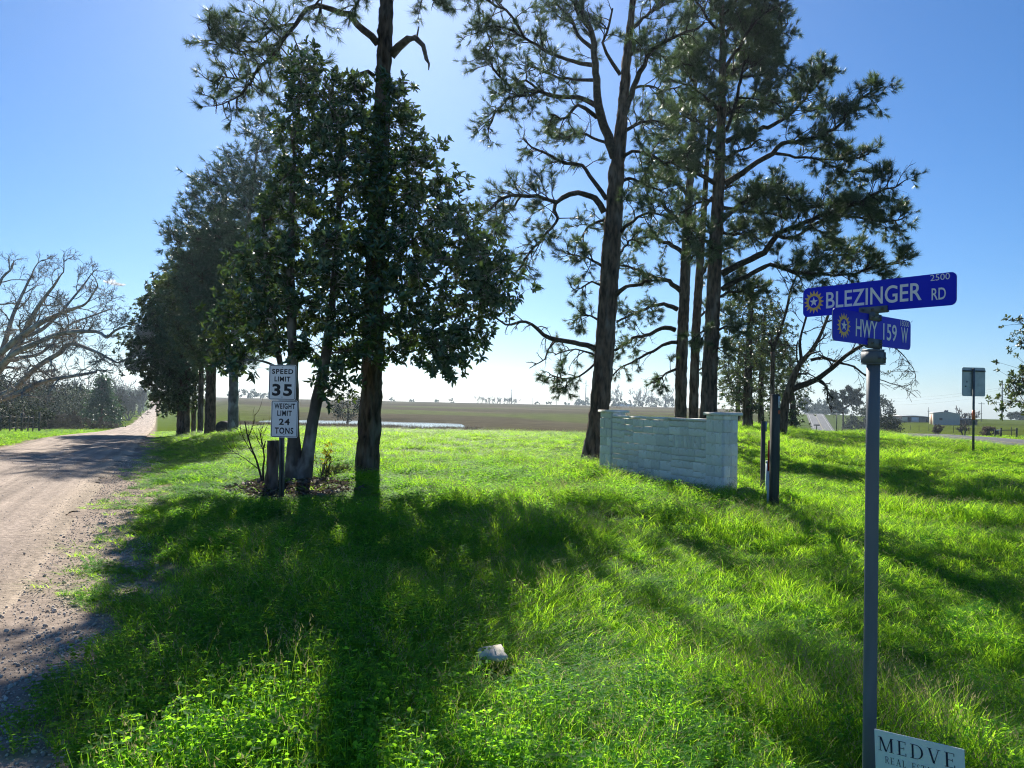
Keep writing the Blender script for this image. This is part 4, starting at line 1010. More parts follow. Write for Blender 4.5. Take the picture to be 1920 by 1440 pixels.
def bare_bush(name, label, cat, u, d, w, h, seed, group=None, stems=7, lvl=3, mt_='twig', rmin=None, up=.5):
    r = np.random.default_rng(seed); b = G(u, d)
    root = empty(name, b, label, cat, group); g = Geo()
    rm = rmin or d * .00028
    for k in range(stems):
        a = r.uniform(0, 6.28); o = r.uniform(0, .12) * w
        dv = unit([math.cos(a) * w / h * r.uniform(.2, .75), math.sin(a) * w / h * r.uniform(.2, .75), 1])
        bare_branch(g, b + [math.cos(a) * o, math.sin(a) * o, -.05], dv, h * r.uniform(.45, .7), max(h * .012, rm * 1.6), lvl, r, up, .3, (3, 4), rm)
    g.build('stems', MT[mt_], root)
    return root

# left of the gravel road
GW = 'woods left of the gravel road'
leaf_bush('cedar_tree', 'dark pointed cedar by the left verge of the gravel road', 'tree', 190, 130, 6.2, 8.2, 101, 'needle_dark', None, 3600, .42, shape='cone', z_low=.0)
leaf_bush('cedar_tree', 'small dark evergreen just right of the pointed cedar', 'tree', 210, 150, 5.0, 6.2, 102, 'leaf_far', None, 1800, .4)
bare_bush('bare_bush', 'grey brown leafless thicket tree right of the pointed cedar', 'bush', 243, 230, 7.5, 10.0, 103, GW, 10)
bare_bush('bare_bush', 'leafless shrub tree nearest the far bend of the gravel road', 'bush', 261, 340, 7, 12.5, 104, GW, 9)
leaf_bush('bush', 'low dark round bush at the far right of the left verge', 'bush', 269, 390, 6, 3.6, 105, 'leaf_far', GW, 700, .4)
for q, (u, d, w, h, lab) in enumerate([(90, 92, 7, 2.7, 'tangled brown brush just right of the wooden fence'), (122, 96, 8, 3.0, 'tangled brown brush left of the pointed cedar'), (152, 100, 7, 2.6, 'low brown brush at the foot of the pointed cedar'), (196, 122, 5, 2.0, 'low pale brush at the verge right of the pointed cedar')]):
    bare_bush('brush_thicket', lab, 'bush', u, d, w, h, 110 + q, GW, 16, 3, 'brush', .028, .2)
for q, (u, d, w, h, mt_, lab) in enumerate([(108, 150, 13, 9, 'leaf_far', 'rounded dark oak behind the brush left of the pointed cedar'), (62, 140, 13, 8, 'leaf_far', 'dark rounded tree behind the right end of the fence'), (20, 120, 12, 7.6, 'leaf_far', 'dark broad tree behind the wooden fence at the picture edge'),
        (150, 190, 12, 8.5, 'leaf_cedar', 'olive tree farther back above the brown brush'), (-60, 110, 14, 8, 'leaf_far', 'dark broad tree beyond the fence outside the left edge'), (205, 240, 16, 9.5, 'leaf_far', 'grey green tree far behind the pointed cedar'), (232, 420, 15, 15, 'leaf_far', 'wide grey tree far behind the bend of the gravel road')]):
    leaf_bush('oak_tree', lab, 'tree', u, d, w, h, 120 + q, mt_, 'dark trees behind the left brush', 4200, .42, z_low=.10)
leaf_bush('bush', 'dark low bush directly behind the wooden fence', 'bush', 45, 78, 6, 2.6, 131, 'leaf_far', None, 1200, .3)
leaf_bush('bush', 'dark low bush behind the left end of the wooden fence', 'bush', 2, 80, 7, 3.0, 132, 'leaf_far', None, 1300, .3)
for q, (u, d, h) in enumerate([(75, 170, 11), (135, 230, 13), (180, 300, 15), (232, 330, 16), (20, 170, 11)]):
    bare_bush('bare_tree', ['leafless hazy tree behind the dark rounded tree', 'leafless hazy tree left of the pointed cedar tip', 'leafless hazy tree behind the pointed cedar tip', 'leafless hazy tree above the bend of the road', 'leafless hazy tree above the wooden fence'][q], 'tree', u, d, h * .8, h, 140 + q, 'far leafless trees on the left', 6, 3)

# by the pond and on the field horizon
leaf_bush('small_tree', 'small round tree beyond the pond between magnolia and tall pine', 'tree', 652, 112, 4.6, 5.6, 151, 'leaf_far', None, 1600, .3, z_low=.22)
for q, u in enumerate([895, 903, 911, 918, 925, 932, 938, 945, 952, 958, 964, 969]):
    bare_bush('bare_tree', (['leftmost', 'second', 'third', 'fourth', 'fifth', 'sixth', 'seventh', 'eighth', 'ninth', 'tenth', 'eleventh', 'rightmost'][q] + (' leafless tree in the grey clump on the field horizon' if q in (0, 11) else ' leafless tree from the left in the grey clump on the field horizon')), 'tree', u, 520 + 6 * (q % 4), 6, 6.0 - .5 * (q % 3), 160 + q, 'leafless clump on the field horizon', 4, 2, 'twig', .075)
for q, (u, d, w, h, lab) in enumerate([(1084, 600, 6, 5, 'small dark tree on the horizon left of the forked pine'), (1098, 610, 7, 5.5, 'second small dark tree on the horizon beside the forked pine'), (1152, 560, 16, 5.6, 'low dark tree right of the forked pine trunk on the horizon'), (1182, 600, 22, 6.5, 'long low dark tree on the horizon above the stone wall'), (1205, 610, 12, 6, 'low dark horizon tree near the pale shed'), (1247, 560, 17, 8.5, 'round dark horizon tree left of the paired pines'), (1228, 620, 14, 7, 'grey horizon tree left of the round dark one'),
        (464, 520, 16, 6.5, 'low dark tree on the horizon left of the speed limit sign'), (488, 560, 16, 6, 'low horizon tree directly left of the speed limit sign'), (445, 560, 18, 7, 'low horizon tree behind the pale pine trunk')]):
    leaf_bush('horizon_tree', lab, 'tree', u, d, w, h, 180 + q, 'leaf_far', 'low dark trees on the field horizon', 420, 1.1, z_low=.0)
for q, (u, h, lab) in enumerate([(1160, 15, 'leafless tree on the horizon just right of the forked pine'), (1196, 15, 'wide leafless horizon tree above the middle of the stone wall'), (1222, 13, 'leafless horizon tree left of the round dark tree'), (1252, 12, 'leafless horizon tree by the paired pine trunks')]):
    bare_bush('bare_tree', lab, 'tree', u, 560, h * .9, h, 200 + q, None, 5, 3, 'twig', .09)

# right side
leaf_bush('bush', 'dark round evergreen bush on the green field behind the street sign pole', 'bush', 1664, 125, 4.2, 3.2, 211, 'leaf_far', None, 3200, .24, z_low=0)
pine('open crowned pine beside the far stretch of highway', [(1581, 790, 3.5), (1581, 775, 3), (1580, 755, 2.5), (1580, 730, 1)], 230,
     [dict(p=W([(1580, 775), (1570, 768), (1556, 765)], 4, 2), d=1, size=3, step=1.3, s=.2), dict(p=W([(1580, 768), (1595, 758), (1604, 756)], 4, 2), d=-1, size=3, step=1.3, s=.2), dict(p=W([(1580, 758), (1568, 750), (1560, 748)], 3, 2), d=-1, size=3, step=1.2, s=.2),
      dict(p=W([(1580, 752), (1592, 744), (1602, 740)], 3, 2), d=1, size=3, step=1.2, s=.2), dict(p=W([(1580, 745), (1572, 738), (1565, 742)], 3, 2), d=1, size=2.5, step=1.2, s=.2), dict(p=W([(1580, 738), (1588, 733), (1592, 735)], 2, 1), d=0, size=2, step=1, s=.2)],
     group=None, seed=23, sides=8, disp=.0, K=10, wid=.08, tuft=4.2, mt_need='leaf_far')
for q, (u, d, w, h, lab) in enumerate([(1622, 260, 12, 8.0, 'dark tree left of the street sign pole beyond the highway'), (1650, 262, 10, 8.4, 'dark round tree just right of the street sign pole beyond the field'), (1606, 265, 8, 5.5, 'small dark tree by the open crowned pine'), (1549, 520, 20, 10, 'grey rounded tree on the hill beside the highway crest'), (1535, 560, 18, 9, 'grey tree above the highway crest'), (1567, 540, 18, 6, 'low grey tree right of the highway crest'), (1509, 470, 6, 11, 'tall thin tree left of the highway crest'), (1912, 420, 14, 4.5, 'low dark tree on the horizon at the right picture edge')]):
    leaf_bush('far_tree', lab, 'tree', u, d, w, h, 220 + q, 'leaf_far', 'trees along the right horizon', 1100, d / 420 + .2, z_low=.1)
bare_bush('bare_tree', 'spreading leafless tree behind the dark shed right of the beige warehouse', 'tree', 1812, 215, 7, 4.8, 241, None, 8, 3)
bare_bush('bare_bush', 'small reddish leafless bush in front of the beige warehouse', 'bush', 1757, 108, 2.2, 1.5, 242, None, 12, 3, 'brush')
bare_bush('bare_bush', 'thin leafless sapling left of the back facing sign post', 'bush', 1807, 98, 1.2, 1.8, 243, None, 5, 3, 'twig')
leaf_bush('bush', 'dark reddish round bush beside the wooden rail fence', 'bush', 1855, 92, 1.7, 1.1, 244, 'brush', None, 1100, .22, z_low=0)
# oak outside the right edge whose branch tips reach into view
cluster_tree('oak_tree', 'oak whose leafy branch tips reach in from the right picture edge', 'tree', [[(2060, 880, 60), (2058, 780, 46), (2050, 650, 36), (2040, 500, 24), (2030, 380, 10)]], 26,
    [(1925, 690), (2000, 620), (2120, 640), (2180, 740), (2100, 800), (1960, 775), (1895, 765), (1893, 740), (1912, 715)], 2.2, 46, 14, .4, 'leaf', 'leaf_cedar', 88, leafn=8, leaflen=.13, leafw=.06, twigr=.008, crown='leaf_mass',
    extra_polys=[([(1895, 715), (1925, 700), (1930, 765), (1888, 762)], .4, 6, -1), ([(1895, 600), (1935, 590), (1960, 650), (1895, 645)], .4, 3, -.5), ([(1960, 420), (2120, 420), (2150, 600), (1990, 600)], 2, 22, 0)])

for q, (u, h, lab) in enumerate([(735, 2.6, 'tiny bush on the field horizon right of the tall straight pine'), (772, 2.0, 'tiny bush on the horizon, second one right of the tall straight pine'), (815, 2.4, 'tiny dark bush on the horizon midway to the leafless clump'), (848, 3.2, 'narrow dark bush on the horizon left of the leafless clump'), (1008, 2.0, 'tiny bush on the horizon right of the leafless clump'), (1030, 2.2, 'tiny bush on the horizon left of the small far pole'), (1062, 2.0, 'tiny bush on the horizon right of the small far pole')]):
    leaf_bush('horizon_bush', lab, 'bush', u, 540, h * 2.2, h, 260 + q, 'leaf_far', 'tiny bushes on the field horizon', 90, 1.0, trunk=False, z_low=0)
# ------------------------------------------------------------------ lettering
_tc = {}
def text2d(s, bold=0.0, spacing=1.0):
    key = (s, bold, spacing)
    if key not in _tc:
        cu = bpy.data.curves.new('lettering', 'FONT'); cu.body = s; cu.size = 1.0; cu.offset = bold; cu.resolution_u = 4; cu.space_character = spacing
        o = bpy.data.objects.new('lettering', cu)
        me = o.to_mesh()
        v = np.array([q.co[:2] for q in me.vertices]); f = [list(p.vertices) for p in me.polygons]
        o.to_mesh_clear(); bpy.data.objects.remove(o); bpy.data.curves.remove(cu)
        lo, hi = v.min(0), v.max(0); _tc[key] = ((v - lo) / (hi - lo), f)
    return _tc[key]

class Plate:
    """a flat board with its own frame: ex to the reader's right, ez up, en towards the reader"""
    def __init__(self, c, ex, ez, w, h):
        self.c = np.asarray(c, float); self.ex = unit(ex); ez = np.asarray(ez, float); self.ez = unit(ez - (ez @ self.ex) * self.ex)
        self.en = np.cross(self.ex, self.ez); self.w, self.h = w, h
    def at(self, x, z, n=0.0): return self.c + np.multiply.outer(np.asarray(x, float), self.ex) + np.multiply.outer(np.asarray(z, float), self.ez) + np.multiply.outer(np.asarray(n, float), self.en)
    def rr(self, w, h, r, seg=6):
        pts = []
        for cx, cz, a0 in ((w / 2 - r, h / 2 - r, 0), (-w / 2 + r, h / 2 - r, 90), (-w / 2 + r, -h / 2 + r, 180), (w / 2 - r, -h / 2 + r, 270)):
            for k in range(seg + 1):
                a = R_(a0 + 90 * k / seg); pts.append((cx + r * math.cos(a), cz + r * math.sin(a)))
        return np.array(pts)
    def board(self, name, parent, mats, r, t):
        p = self.rr(self.w, self.h, r); n = len(p); g = Geo()
        g.add(np.concatenate([self.at(p[:, 0], p[:, 1], np.full(n, t / 2)), self.at(p[:, 0], p[:, 1], np.full(n, -t / 2))]),
              [list(range(n)), list(range(2 * n - 1, n - 1, -1))], 0)
        g.mi[-1][:] = [0, 1]
        k = np.arange(n); g.add(np.concatenate([self.at(p[:, 0], p[:, 1], np.full(n, t / 2)), self.at(p[:, 0], p[:, 1], np.full(n, -t / 2))]), np.stack([k, k + n, (k + 1) % n + n, (k + 1) % n], -1), 2)
        self.t = t
        return g.build(name, mats, parent)
    def text(self, items, name, parent, mt, lift=.0012, spacing=1.0):
        g = Geo()
        for (s, cx, cz, w, h, bold) in items:
            v, f = text2d(s, bold, spacing)
            g.add(self.at((v[:, 0] - .5) * w + cx, (v[:, 1] - .5) * h + cz, np.full(len(v), self.t / 2 + lift)), f)
        return g.build(name, mt, parent)
    def ring(self, name, parent, mt, inset, lw, r, lift=.001):
        a = self.rr(self.w - 2 * inset, self.h - 2 * inset, r); b = self.rr(self.w - 2 * inset - 2 * lw, self.h - 2 * inset - 2 * lw, max(.004, r - lw)); n = len(a); k = np.arange(n)
        g = Geo(); g.add(np.concatenate([self.at(a[:, 0], a[:, 1], np.full(n, self.t / 2 + lift)), self.at(b[:, 0], b[:, 1], np.full(n, self.t / 2 + lift))]), np.stack([k, (k + 1) % n, (k + 1) % n + n, k + n], -1))
        return g.build(name, mt, parent)
    def emblem(self, parent, cx, cz, rx, rz):
        g = Geo()
        def star(n, ro, ri, a0, mi, lift, sx=1.0, sz=1.0):
            a = a0 + np.arange(2 * n) * math.pi / n; rr = np.where(np.arange(2 * n) % 2 == 0, ro, ri)
            x = np.concatenate([[0], np.cos(a) * rr * sx]) * rx + cx; z = np.concatenate([[0], np.sin(a) * rr * sz]) * rz + cz
            g.add(self.at(x, z, np.full(len(x), self.t / 2 + lift)), [[0, k + 1, (k + 1) % (2 * n) + 1] for k in range(2 * n)], mi)
        star(16, 1.0, .66, math.pi / 2, 0, .0012)
        star(24, .50, .50, 0, 1, .0018)
        star(5, .42, .17, math.pi / 2, 2, .0024)
        return g.build('sun_emblem', [MT['gold_print'], MT['blue_sign'], MT['white_print']], parent)

# ------------------------------------------------------------------ street name sign
PX, PY = 1.775, 3.8
zp = zt(PX, PY)
root = empty('street_name_sign', (PX, PY, zp), 'round grey steel pole carrying two blue street name blades at right angles', 'street sign')
g = Geo()
zz = np.array([zp - .3, zp, .4, .9, 1.4, 1.89])
g.tube(np.stack([np.full(6, PX), np.full(6, PY), zz], -1), .031, 28)
g.build('pole', MT['steel'], root, smooth=True)
exB = np.array([.615, -.79, 0]); exH = np.array([.79, .615, 0])
def chan(g, c, ex, L_, h, gap, th):
    ey = np.array([-ex[1], ex[0], 0]); M = np.stack([ex, ey, [0, 0, 1]], 1)
    for sg in (-1, 1): g.box(np.asarray(c) + ey * sg * (gap / 2 + th / 2), (L_, th, h), M=M)
    g.box(np.asarray(c) + np.array([0, 0, -h / 2 + .001]), (L_ * .98, gap * .98, .008), M=M)
def bolts(root_, c, ex, off, n_side, r=.0075):
    ey = np.array([-ex[1], ex[0], 0])
    for o_ in off:
        g = Geo(); q = np.asarray(c) + ex * o_ + ey * n_side
        g.tube(np.array([q, q + ey * .006 * np.sign(n_side), q + ey * .009 * np.sign(n_side)]), [r, r * .95, r * .5], 6); g.build('bolt', MT['steel_dark'], root_)
g = Geo()
Mh = np.stack([exH, [-exH[1], exH[0], 0], [0, 0, 1]], 1)
g.box((PX, PY, 1.916), (.090, .080, .054), M=Mh); g.box((PX, PY, 1.9495), (.08, .07, .012), M=Mh); g.box((PX, PY, 1.8845), (.084, .08, .006), M=Mh)
g.build('pole_cap', MT['steel'], root)
g = Geo(); chan(g, (PX, PY, 1.985), exH, .125, .045, .006, .009)
lowb = g.build('lower_bracket', MT['steel'], root)
bolts(root, (PX, PY, 1.912), exH, (-.028, .028), -.0405)
bolts(lowb, (PX, PY, 1.987), exH, (-.042, .042), -.0125)
pH = Plate((PX, PY, 1.975 + .0762), exH, (0, 0, 1), .765, .1524)
bl = pH.board('name_blade', root, [MT['blue_sign'], MT['blue_sign'], MT['alu']], .026, .0035); bl['label'] = 'lower blue blade reading HWY 159 W'
w, h = pH.w, pH.h
def tx(a, b): return ((a + b) / 2 - .5) * w
def tw(a, b): return (b - a) * w
pH.text([('HWY', tx(.27, .54), .0 * h, tw(.27, .54), .56 * h, .012), ('159', tx(.615, .80), 0, tw(.615, .80), .56 * h, .012), ('W', tx(.862, .955), -.02 * h, tw(.862, .955), .52 * h, .012), ('18000', tx(.85, .972), .375 * h, tw(.85, .972), .19 * h, 0)], 'lettering', bl, MT['white_print'])
pH.emblem(bl, (.128 - .5) * w, 0, .062, .062)
g = Geo(); chan(g, (PX, PY, 2.115), exH, .11, .03, .006, .009); chan(g, (PX, PY, 2.152), exB, .14, .03, .006, .009)
g.box((PX, PY, 2.131), (.034, .034, .016))
upb = g.build('cross_bracket', MT['steel'], root)
bolts(upb, (PX, PY, 2.153), exB, (-.05, 0, .05), -.0125); bolts(upb, (PX, PY, 2.114), exH, (-.036, .036), -.0125)
pB = Plate((PX + .0, PY, 2.143 + .0762), exB, (0, 0, 1), .765, .1524)
bl = pB.board('name_blade', root, [MT['blue_sign'], MT['blue_sign'], MT['alu']], .026, .0035); bl['label'] = 'upper blue blade reading BLEZINGER RD'
pB.text([('BLEZINGER', tx(.172, .80), .01 * h, tw(.172, .80), .56 * h, .012), ('RD', tx(.858, .94), -.12 * h, tw(.858, .94), .36 * h, .01), ('2500', tx(.85, .962), .385 * h, tw(.85, .962), .19 * h, 0)], 'lettering', bl, MT['white_print'])
pB.emblem(bl, (.082 - .5) * w, 0, .058, .062)

# ------------------------------------------------------------------ yard sign
TL = P(1642, 1367, 3.5); d2 = (1.65 - TL[2]) * FPX / (1406 - 776.4); TR = P(1811, 1406, d2)
w = float(np.linalg.norm((TR - TL)[:2])); h = w * .75
pY = Plate((TL + TR) / 2 + np.array([0, 0, -h / 2]), TR - TL, (0, 0, 1), w, h)
root = empty('yard_sign', (*((TL + TR) / 2)[:2], zt(*((TL + TR) / 2)[:2])), 'small white yard sign with dark serif lettering in the grass beside the street sign pole', 'sign')
bd = pY.board('sign_board', root, [MT['white_sign'], MT['white_sign'], MT['white_plastic']], .003, .005)
# serif capitals built from strokes, each on a unit cell (x 0..1, z 0..1)
def bar(x0, z0, x1, z1, w0): # thick stroke as a quad, width along x
    return [[(x0 - w0 / 2, z0), (x0 + w0 / 2, z0), (x1 + w0 / 2, z1), (x1 - w0 / 2, z1)]]
def rect(x0, z0, x1, z1): return [[(x0, z0), (x1, z0), (x1, z1), (x0, z1)]]
def arc(cx, cz, rx, rz, a0, a1, w0, w1, n=10):
    out = []
    for k in range(n):
        q = []
        for t, s in ((k / n, 1), ((k + 1) / n, 1), ((k + 1) / n, -1), (k / n, -1)):
            a = R_(a0 + (a1 - a0) * t); wv = w0 + (w1 - w0) * math.sin(math.pi * t)
            q.append((cx + (rx + s * wv / 2) * math.cos(a), cz + (rz + s * .045 / 2) * math.sin(a)))
        out.append(q)
    return out
SERIF = {
    'M': rect(.0, 0, .22, .035) + rect(.70, 0, 1.0, .035) + rect(.0, .965, .2, 1) + rect(.84, .965, 1.0, 1) + bar(.11, 0, .13, 1, .05) + bar(.16, .98, .49, .0, .12) + bar(.51, .02, .84, 1, .05) + bar(.85, 0, .85, 1, .13),
    'E': rect(.0, 0, 1, .04) + rect(0, .96, .95, 1) + bar(.24, 0, .24, 1, .2) + rect(.3, .49, .78, .53) + rect(.92, .0, 1, .2) + rect(.88, .8, .95, 1) + rect(.73, .4, .78, .62),
    'D': rect(0, 0, .5, .04) + rect(0, .96, .5, 1) + bar(.19, 0, .19, 1, .15) + arc(.45, .5, .48, .48, -90, 90, .05, .15, 14),
    'V': rect(0, .965, .34, 1) + rect(.68, .965, 1, 1) + bar(.16, .98, .49, 0, .15) + bar(.49, 0, .84, .98, .055),
    'R': rect(0, 0, .34, .045) + rect(0, .955, .5, 1) + bar(.18, 0, .18, 1, .15) + arc(.44, .74, .3, .24, -90, 90, .06, .14, 8) + rect(.2, .48, .48, .525) + bar(.44, .5, .84, 0, .15) + rect(.78, 0, 1, .045),
    'A': rect(-.02, 0, .26, .045) + rect(.66, 0, 1.02, .045) + bar(.13, 0, .47, 1, .055) + bar(.47, 1, .84, 0, .15) + rect(.26, .34, .68, .385),
    'L': rect(0, 0, 1, .045) + rect(0, .955, .5, 1) + bar(.25, 0, .25, 1, .2) + rect(.92, 0, 1, .25),
    'S': arc(.48, .75, .32, .225, 20, 270, .07, .17, 10) + arc(.5, .265, .34, .24, 90, -160, .07, .17, 10),
    'T': rect(0, .955, 1, 1) + bar(.5, 0, .5, 1, .17) + rect(.3, 0, .7, .045) + rect(0, .8, .07, 1) + rect(.93, .8, 1, 1)}
def serif(word, boxes, ztop, hh, name, mt):
    g = Geo()
    for c, (a, b) in zip(word, boxes):
        for q, pl in enumerate(SERIF[c]):
            pl = np.array(pl); g.add(pY.at((a + (b - a) * pl[:, 0] - .5) * w, h / 2 - ztop * w - hh * w * (1 - pl[:, 1]), np.full(len(pl), pY.t / 2 + .0012 + .00004 * q)), [list(range(len(pl)))])
    g.build(name, mt, bd)
serif('MEDVE', [(.045, .222), (.264, .365), (.412, .554), (.60, .747), (.787, .899)], .075, .172, 'lettering', MT['navy_print'])
serif('REALESTATE', [(.118, .166), (.179, .222), (.246, .300), (.318, .356), (.425, .466), (.482, .516), (.53, .575), (.582, .64), (.645, .69), (.705, .745)], .305, .082, 'lettering', MT['navy_print'])
for f_ in (-.36, .36):
    g = Geo(); q = pY.at(f_ * w, 0, -.008); gz = zt(q[0], q[1]) - .15
    g.tube(np.array([[q[0], q[1], gz], [q[0], q[1], q[2] + h * .3]]), .004, 6); g.build('wire_leg', MT['steel_dark'], root)

# ------------------------------------------------------------------ speed and weight limit sign
base = P(532, 800, 12.6); zb = zt(base[0], base[1])
root = empty('speed_limit_sign', (base[0], base[1], zb), 'leaning steel post with a white speed limit plate above a weight limit plate', 'road sign')
g = Geo(); top = P(528, 690, 12.62); bot = np.array([base[0], base[1] + .02, zb - .2])
ax = unit(top - bot); exs = unit(P(556, 717, 12.6) - P(503, 716, 12.66))
ey = unit(np.cross(ax, exs)); M = np.stack([exs, ey, ax], 1); Lp = np.linalg.norm(top - bot); mid = (top + bot) / 2 + ey * .035
g.box(mid, (.03, .006, Lp), M=M)
for sg in (-1, 1): g.box(mid + exs * sg * .02 - ey * .012, (.006, .03, Lp), M=M); g.box(mid + exs * sg * .034 - ey * .026, (.026, .005, Lp * .999), M=M)
g.build('post', MT['steel_dark'], root)
for (cu, cv, wp, hp, lab, items) in [
    (529.5, 717, 53.5, 66, 'upper plate reading SPEED LIMIT 35', [('SPEED', .19, .78, .145, .03), ('LIMIT', .405, .58, .14, .03), ('35', .715, .735, .345, .035)]),
    (533.3, 785.6, 52.8, 69.5, 'lower plate reading WEIGHT LIMIT 24 TONS', [('WEIGHT', .155, .77, .15, .03), ('LIMIT', .345, .54, .145, .03), ('24', .575, .40, .17, .03), ('TONS', .815, .69, .17, .03)])]:
    D = 12.57; s_ = D / FPX
    pl = Plate(P(cu, cv, D), exs, ax, wp * s_, hp * s_)
    o = pl.board('sign_plate', root, [MT['white_sign'], MT['alu'], MT['alu']], .03, .003); o['label'] = lab
    pl.ring('border_line', o, MT['black_print'], .010, .009, .024)
    pl.text([(t_, 0, (.5 - c_) * pl.h, w_ * pl.w, h_ * pl.h, b_) for (t_, c_, w_, h_, b_) in items], 'lettering', o, MT['black_print'], spacing=1.16)
    for q in (.42, -.42):
        g = Geo(); c = pl.at(0, q * pl.h, .002); g.tube(np.array([c, c + pl.en * .004, c + pl.en * .006]), [.008, .008, .004], 8); g.build('bolt', MT['steel'], o)

# ------------------------------------------------------------------ stone entrance wall
A = np.array([2.2, 19.1, 0]); B = np.array([4.22, 15.45, 0]); dx = unit(B - A); Lw = float(np.linalg.norm(B - A))
nx = np.array([dx[1], -dx[0], 0])      # towards the viewer
za = min(zt(A[0], A[1]), zt(B[0], B[1])) - .12
Wm = Matrix(((dx[0], -nx[0], 0, A[0]), (dx[1], -nx[1], 0, A[1]), (0, 0, 1, 0), (0, 0, 0, 1)))
root = empty('stone_wall', (*((A + B) / 2)[:2], zt(*((A + B) / 2)[:2])), 'low cream limestone entrance wall between two capped square pillars', 'stone wall')
PW, PT, TH = .46, 1.55, .30
def loc(x, yb, z): return A + dx * x - nx * yb + np.array([0, 0, z])
Mx = np.stack([dx, -nx, [0, 0, 1]], 1)
g = Geo()
g.box(loc(PW / 2, PW / 2, (za + PT) / 2), (PW - .05, PW - .05, PT - za), M=Mx)
g.box(loc(Lw - PW / 2, PW / 2, (za + PT + .02) / 2), (PW - .05, PW - .05, PT + .02 - za), M=Mx)
g.box(loc(Lw / 2, .05 + TH / 2, (za + 1.37) / 2), (Lw - 2 * PW + .03, TH - .05, 1.37 - za), M=Mx)
g.build('mortar_core', MT['mortar'], root)
r = np.random.default_rng(5)
sv = []
for q in range(6):      # rough faced block, front towards local -y, unit size
    nxs, nzs = 5, 4; X, Z = np.meshgrid(np.linspace(-.5, .5, nxs), np.linspace(-.5, .5, nzs))
    edge = np.minimum(1, np.minimum(.5 - np.abs(X), .5 - np.abs(Z)) / .1)
    Yf = -.5 - .16 * np.clip(edge, 0, 1) * (1 + r.normal(0, .35, X.shape))
    jx = X + r.normal(0, .012, X.shape); jz = Z + r.normal(0, .02, X.shape)
    v = np.stack([jx, Yf, jz], -1).reshape(-1, 3); n = len(v)
    gg = Geo(); i = np.arange(nzs - 1)[:, None] * nxs; j = np.arange(nxs - 1)[None, :]
    f = np.stack([i + j, i + j + 1, i + nxs + j + 1, i + nxs + j], -1).reshape(-1, 4)
    ring = list(range(nxs)) + [k * nxs + nxs - 1 for k in range(1, nzs)] + [(nzs - 1) * nxs + k for k in range(nxs - 2, -1, -1)] + [k * nxs for k in range(nzs - 2, 0, -1)]
    back = v[ring].copy(); back[:, 1] = .5
    m_ = len(ring); faces = f.tolist() + [[ring[k], n + k, n + (k + 1) % m_, ring[(k + 1) % m_]] for k in range(m_)]
    gg.add(np.concatenate([v, back]), faces); sv.append(gg.mesh('stone', MT['stone']))
inv = wmat(root).inverted()
def stone(c, sx, sz, dep, M, name='stone'):
    o = bpy.data.objects.new(name, sv[r.integers(0, 6)]); COL.objects.link(o); o.parent = root; o.matrix_parent_inverse = inv
    fl = r.choice([-1, 1])
    M4 = Matrix(((*(M[0] * 1),), (*M[1],), (*M[2],))).to_4x4(); M4.translation = Vector(c)
    o.matrix_basis = M4 @ Matrix.Diagonal((sx, dep, sz, 1))
    return o
# panel: irregular ashlar
def split(x0, z0, x1, z1, out, lvl=0):
    w_, h_ = x1 - x0, z1 - z0
    if (w_ < .5 and h_ < .26 and (w_ * h_ < .06 or r.random() < .55)) or w_ * h_ < .016: out.append((x0, z0, x1, z1)); return
    if h_ > .27 and (h_ > w_ * .45 or w_ < .5) or (h_ > .2 and w_ < .3 and r.random() < .2):
        f = r.uniform(.36, .64); split(x0, z0, x1, z0 + h_ * f, out, lvl + 1); split(x0, z0 + h_ * f, x1, z1, out, lvl + 1)
    else:
        f = r.uniform(.3, .7); split(x0, z0, x0 + w_ * f, z1, out, lvl + 1); split(x0 + w_ * f, z0, x1, z1, out, lvl + 1)
rects = []; split(PW, za, Lw - PW, 1.36, rects)
for (x0, z0, x1, z1) in rects:
    stone(loc((x0 + x1) / 2, .045 + r.uniform(-.002, .003), (z0 + z1) / 2), x1 - x0 - .008, z1 - z0 - .008, .05, Mx)
# pillars: coursed blocks on the visible faces
My = np.stack([-nx * -1 * -1, dx * -1, [0, 0, 1]], 1)
def pillar(x0, top):
    z = za; k = 0
    while z < top - .02:
        hh = min(r.uniform(.19, .25), top - z)
        if top - z - hh < .09: hh = top - z
        f = r.uniform(.35, .65)
        for a, b in ((0, f), (f, 1)):
            stone(loc(x0 + PW * (a + b) / 2, .02 + r.uniform(-.006, .006), z + hh / 2), PW * (b - a) - .007, hh - .007, .05, Mx)
        f = r.uniform(.35, .65)
        for sgn in (1, -1):      # right hand end face and left hand end face
            Ms = np.stack([-nx * sgn, -dx * sgn, [0, 0, 1]], 1)
            for a, b in ((0, f), (f, 1)):
                yy = .045 + (PW - .09) * (a + b) / 2
                stone(loc(x0 + (PW - .02 + r.uniform(-.004, .006) if sgn > 0 else .02), yy, z + hh / 2), (PW - .09) * (b - a) - .007, hh - .007, .05, Ms)
        z += hh
pillar(0, PT - .06); pillar(Lw - PW, PT - .04)
g = Geo()
for (x, top) in ((PW / 2, PT), (Lw - PW / 2, PT + .02)):
    c = loc(x, PW / 2, top); s_ = PW / 2 + .045
    vv = []
    for zz, e in ((-.06, -.004), (-.05, 0), (-.005, 0), (0, -.012)):
        for a, b in ((-1, -1), (1, -1), (1, 1), (-1, 1)): vv.append(c + dx * a * (s_ + e) - nx * b * (s_ + e) + [0, 0, zz])
    gg = Geo(); gg.add(vv, [[3, 2, 1, 0], [12, 13, 14, 15]] + [[4 * k + q, 4 * k + (q + 1) % 4, 4 * k + 4 + (q + 1) % 4, 4 * k + 4 + q] for k in range(3) for q in range(4)])
    gg.build('pillar_cap', MT['stone'], root)
nc = 5; xs = np.linspace(PW + .05, Lw - PW - .05, nc + 1)
